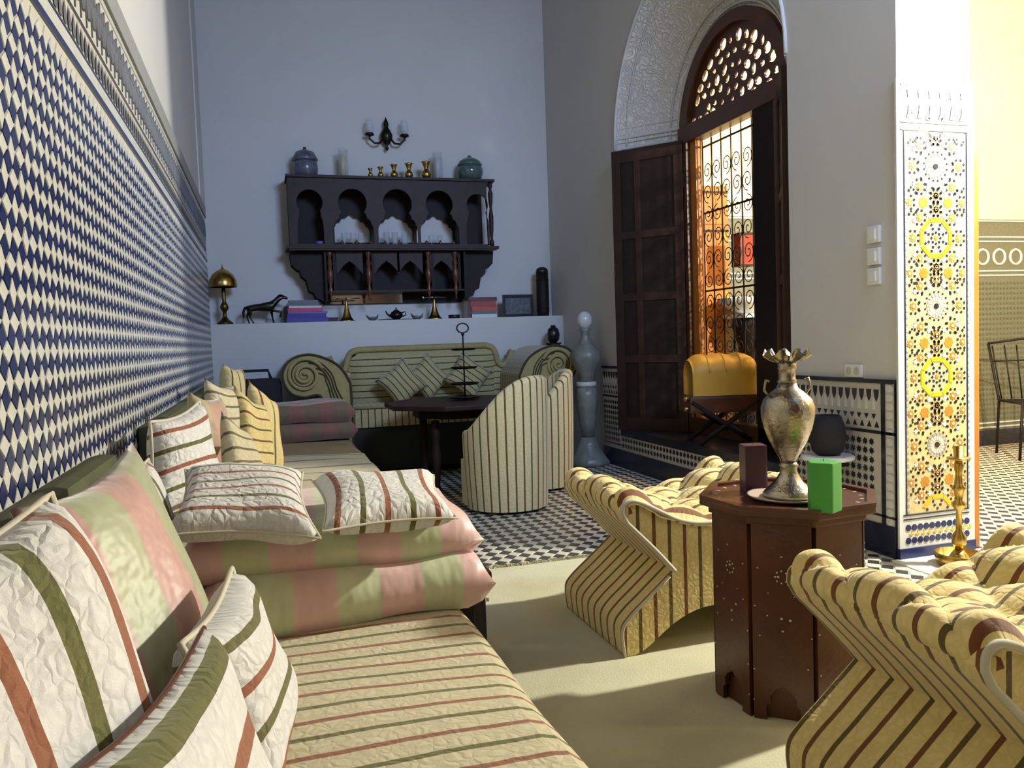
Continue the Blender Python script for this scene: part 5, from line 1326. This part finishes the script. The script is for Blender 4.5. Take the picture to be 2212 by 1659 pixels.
for s in (-1, 1):
    MB().tube([(s * 0.24, -0.15, 0.30), (0.0, -0.15, 0.14), (-s * 0.20, -0.15, 0.0)], 0.018, 8).build('crossed_leg', M['wood_dark'], cs, smooth=True)
    MB().tube([(s * 0.24, 0.15, 0.30), (0.0, 0.15, 0.14), (-s * 0.20, 0.15, 0.0)], 0.018, 8).build('crossed_leg', M['wood_dark'], cs, smooth=True)
    mb = MB(); mb.sphere((s * 0.275, -0.15, 0.325), 0.022, 10); mb.build('brass_knob', M['brass'], cs, smooth=True)
    mb = MB(); mb.sphere((s * 0.275, -0.15, 0.255), 0.020, 10); mb.build('brass_knob', M['brass'], cs, smooth=True)

# small round marble table with dark pot against the dado
mt_ = thing('marble_table', 'small round white marble topped table against the dark dado', 'table', (2.675, 3.36, 0))
MB().lathe([(0.122, 0.445), (0.128, 0.452), (0.128, 0.462), (0.12, 0.468), (0, 0.468)], (0, 0, 0), 28).build('marble_top', M['marble'], mt_, smooth=False)
MB().lathe([(0.10, 0.42), (0.10, 0.445), (0.0, 0.445)], (0, 0, 0), 20).build('ring', M['iron'], mt_)
for q in range(3):
    a = 2 * pi * q / 3 + 0.5; MB().tube([(0.09 * cos(a), 0.09 * sin(a), 0.43), (0.045 * cos(a), 0.045 * sin(a), 0.2), (0.11 * cos(a), 0.11 * sin(a), 0.0)], 0.009, 8).build('leg', M['iron'], mt_, smooth=True)
turned('dark_pot', 'dark speckled pot on the small marble table, behind the metal vase', 'pot', (2.675, 3.36, 0.469), [(0.05, 0), (0.075, 0.02), (0.088, 0.08), (0.085, 0.14), (0.068, 0.19), (0.06, 0.20), (0.055, 0.195), (0.07, 0.14), (0, 0.05)], M['stone_dark'] if 'stone_dark' in M else M['black_cloth'])

# tall brass candlestick by the pillar
bc = thing('floor_candlestick', 'tall turned brass candlestick on a broad dish in front of the mosaic pillar', 'candlestick', (2.985, 2.86, 0.002))
MB().lathe([(0.085, 0), (0.095, 0.01), (0.105, 0.055), (0.098, 0.058), (0.085, 0.02), (0.05, 0.022), (0.035, 0.05), (0.018, 0.07)], (0, 0, 0), 26).build('dish', M['brass'], bc, smooth=True)
MB().lathe([(0.018, 0.07), (0.03, 0.10), (0.032, 0.13), (0.014, 0.16), (0.012, 0.25), (0.028, 0.27), (0.032, 0.285), (0.016, 0.30), (0.022, 0.34), (0.032, 0.355), (0.02, 0.37), (0.014, 0.42), (0.022, 0.46), (0.014, 0.48)], (0, 0, 0), 20).build('stem', M['brass'], bc, smooth=True)
MB().lathe([(0.014, 0.48), (0.05, 0.488), (0.05, 0.494), (0.02, 0.496), (0.024, 0.55), (0.02, 0.55), (0.015, 0.50), (0, 0.50)], (0, 0, 0), 20).build('drip_pan', M['brass'], bc, smooth=True)

# ------------------------------------------------------------------ carpet with fringe
cp = thing('carpet', 'plain pale carpet with a cream fringe laid over the tiled floor', 'carpet', (1.1, 1.4, 0))
mb = MB()
mb.grid(lambda u, v: (-0.66 + 1.81 * u, -2.2 + 4.46 * v, 0.006 + 0.0012 * sin(u * 23 + v * 5) * sin(v * 31)), 40, 70)
mb.build('pile', M['carpet'], cp, smooth=True)
MB().box(-0.66, 1.15, -2.2, 2.26, 0.0, 0.004).build('backing', M['fringe'], cp)
fr = MB(); rn = random.Random(3)
for k in range(330):
    x = -0.66 + 1.81 * k / 330 + rn.uniform(-.003, .003); ln_ = 0.045 + rn.uniform(-0.012, 0.03); dx = rn.uniform(-0.02, 0.02)
    fr.tube([(x, 2.255, 0.006), (x + dx * .4, 2.255 + ln_ * .5, 0.007), (x + dx, 2.255 + ln_, 0.003)], 0.0028, 4)
tag(fr.build('fringe', M['fringe'], cp), kind='stuff')

# ------------------------------------------------------------------ courtyard furniture
mc = thing('metal_chair', 'thin black metal courtyard chair cut by the right edge of the photo', 'chair', (6.0, 4.95, 0), radians(-25))
for pts in ([(-0.24, 0.2, 0), (-0.22, 0.2, 0.45), (-0.27, 0.28, 0.93)], [(0.24, 0.2, 0), (0.22, 0.2, 0.45), (0.27, 0.28, 0.93)], [(-0.24, -0.2, 0), (-0.22, -0.2, 0.45), (-0.22, 0.2, 0.45)], [(0.24, -0.2, 0), (0.22, -0.2, 0.45), (0.22, 0.2, 0.45)]):
    MB().tube(pts, 0.011, 6).build('leg_frame', M['iron'], mc, smooth=True)
for k in range(6):
    x = -0.2 + 0.08 * k; MB().tube([(x, 0.2, 0.46), (x * 1.2, 0.28, 0.91)], 0.006, 6).build('back_rod', M['iron'], mc, smooth=True)
MB().tube([(-0.27, 0.28, 0.93), (0, 0.285, 0.96), (0.27, 0.28, 0.93)], 0.012, 6).build('top_rail', M['iron'], mc, smooth=True)
MB().tube([(-0.25, 0.25, 0.78), (0.25, 0.25, 0.78)], 0.008, 6).build('cross_rail', M['iron'], mc, smooth=True)
for k in range(6): MB().box(-0.22, 0.22, -0.2 + k * 0.07, -0.16 + k * 0.07, 0.45, 0.458).build('seat_slat', M['iron'], mc)
# wall fountain seen through the grille
fn = thing('wall_fountain', 'white scalloped fountain bowl on a dark pedestal in the courtyard, seen through the grille', 'fountain', (3.56, 5.33, 0))
MB().lathe([(0.10, 1.235), (0.13, 1.25), (0.20, 1.31), (0.245, 1.355), (0.235, 1.36), (0.18, 1.31), (0, 1.27)], (0, 0, 0), 40, wave=lambda i, a: 0.06 * abs(sin(5 * a)) if i in (2, 3, 4) else 0).build('bowl', M['marble'], fn, smooth=True)
MB().box(-0.15, 0.15, -0.15, 0.15, 1.205, 1.235).build('slab', M['marble'], fn, bevel=0.004)
MB().lathe([(0.2, 0), (0.19, 0.1), (0.10, 0.2), (0.11, 0.5), (0.08, 0.8), (0.10, 1.0), (0.145, 1.15), (0.14, 1.205)], (0, 0, 0), 18).build('pedestal', M['iron'], fn, smooth=True)
ln_t = thing('red_lantern', 'square red glass lantern hanging in the courtyard, seen through the grille', 'lantern', (3.475, 5.28, 1.60))
MB().box(-0.062, 0.062, -0.05, 0.05, 0.0, 0.225).build('glass', M['red_glass'], ln_t, bevel=0.004)
for z in (-0.01, 0.225): MB().box(-0.07, 0.07, -0.058, 0.058, z, z + 0.014).build('cap', M['iron'], ln_t)
for sx in (-1, 1):
    for sy in (-1, 1): MB().box(sx * 0.064 - 0.005, sx * 0.064 + 0.005, sy * 0.052 - 0.005, sy * 0.052 + 0.005, 0, 0.225).build('post', M['iron'], ln_t)
MB().tube([(0, 0, 0.24), (0, 0, 1.2)], 0.004, 5).build('chain', M['iron'], ln_t)
MB().box(-0.06, 0.06, -0.05, 0.31, 1.19, 1.21).build('bracket', M['iron'], ln_t)
for k, z in enumerate((1.86, 1.39)):
    t = thing('wall_medallion', ('upper', 'lower')[k] + ' amber oval medallion on the courtyard wall above the fountain', 'ornament', (3.50, 5.59, z), 0, 'amber medallions')
    m2 = MB(); m2.sphere((0, 0, 0), 0.036, 12, 1, 0.4, 1.35); m2.build('boss', M['amber'], t, smooth=True)
    m2 = MB(); m2.tube([(0.04 * cos(a), 0, 0.053 * sin(a)) for a in [2 * pi * q / 20 for q in range(20)]], 0.005, 5, True); m2.build('rim', M['iron'], t, smooth=True)
fp = thing('potted_plant', 'dark leafy plant behind the fountain in the courtyard', 'plant', (4.02, 5.40, 0))
MB().lathe([(0.10, 0), (0.14, 0.25), (0.15, 0.26), (0.13, 0.25), (0, 0.22)], (0, 0, 0), 16).build('pot', M['ceramic_green'], fp, smooth=True)
rn = random.Random(9); stem = MB(); stem.tube([(0, 0, 0.2), (0.01, 0, 0.9), (-0.01, 0, 1.5)], 0.012, 6); stem.build('stem', M['wood_dark'], fp)
lf = None
for k in range(46):
    z = 0.9 + rn.random() * 0.75; a = rn.uniform(0, 6.28)
    if lf is None:
        mb = MB(); mb.add([(0, 0, 0), (0.05, 0.022, 0.012), (0.11, 0, 0.0), (0.05, -0.022, 0.012)], [(0, 1, 2, 3)]); mb.v += []
        o = lf = mb.build('leaf', M['leaf'], fp)
    else: o = lf.copy(); COL.objects.link(o)
    o.location = (0.02 * cos(a), 0.02 * sin(a), z); o.rotation_euler = (rn.uniform(-.4, .4), rn.uniform(-.8, .5), a)

# honey wood panelled door on the courtyard wall, seen through the grille
d2 = thing('door_2', 'honey wood panelled courtyard door seen through the left half of the grille', 'door', (3.415, 5.585, 0), kind='structure')
MB().box(-0.145, 0.125, 0, 0.03, 0, 2.25).build('leaf', M['wood_orange'], d2, bevel=0.004)
for z0, z1 in ((0.1, 0.85), (0.95, 1.85), (1.95, 2.15)):
    MB().box(-0.11, 0.09, -0.010, 0.002, z0, z1).build('panel', M['wood_orange'], d2, bevel=0.006)
for z in (0.9, 1.9, 2.2): MB().box(-0.145, 0.125, -0.006, 0.0, z - 0.008, z + 0.008).build('rail_strip', M['wood'], d2)  # dark walnut strips across the leaf between the panels
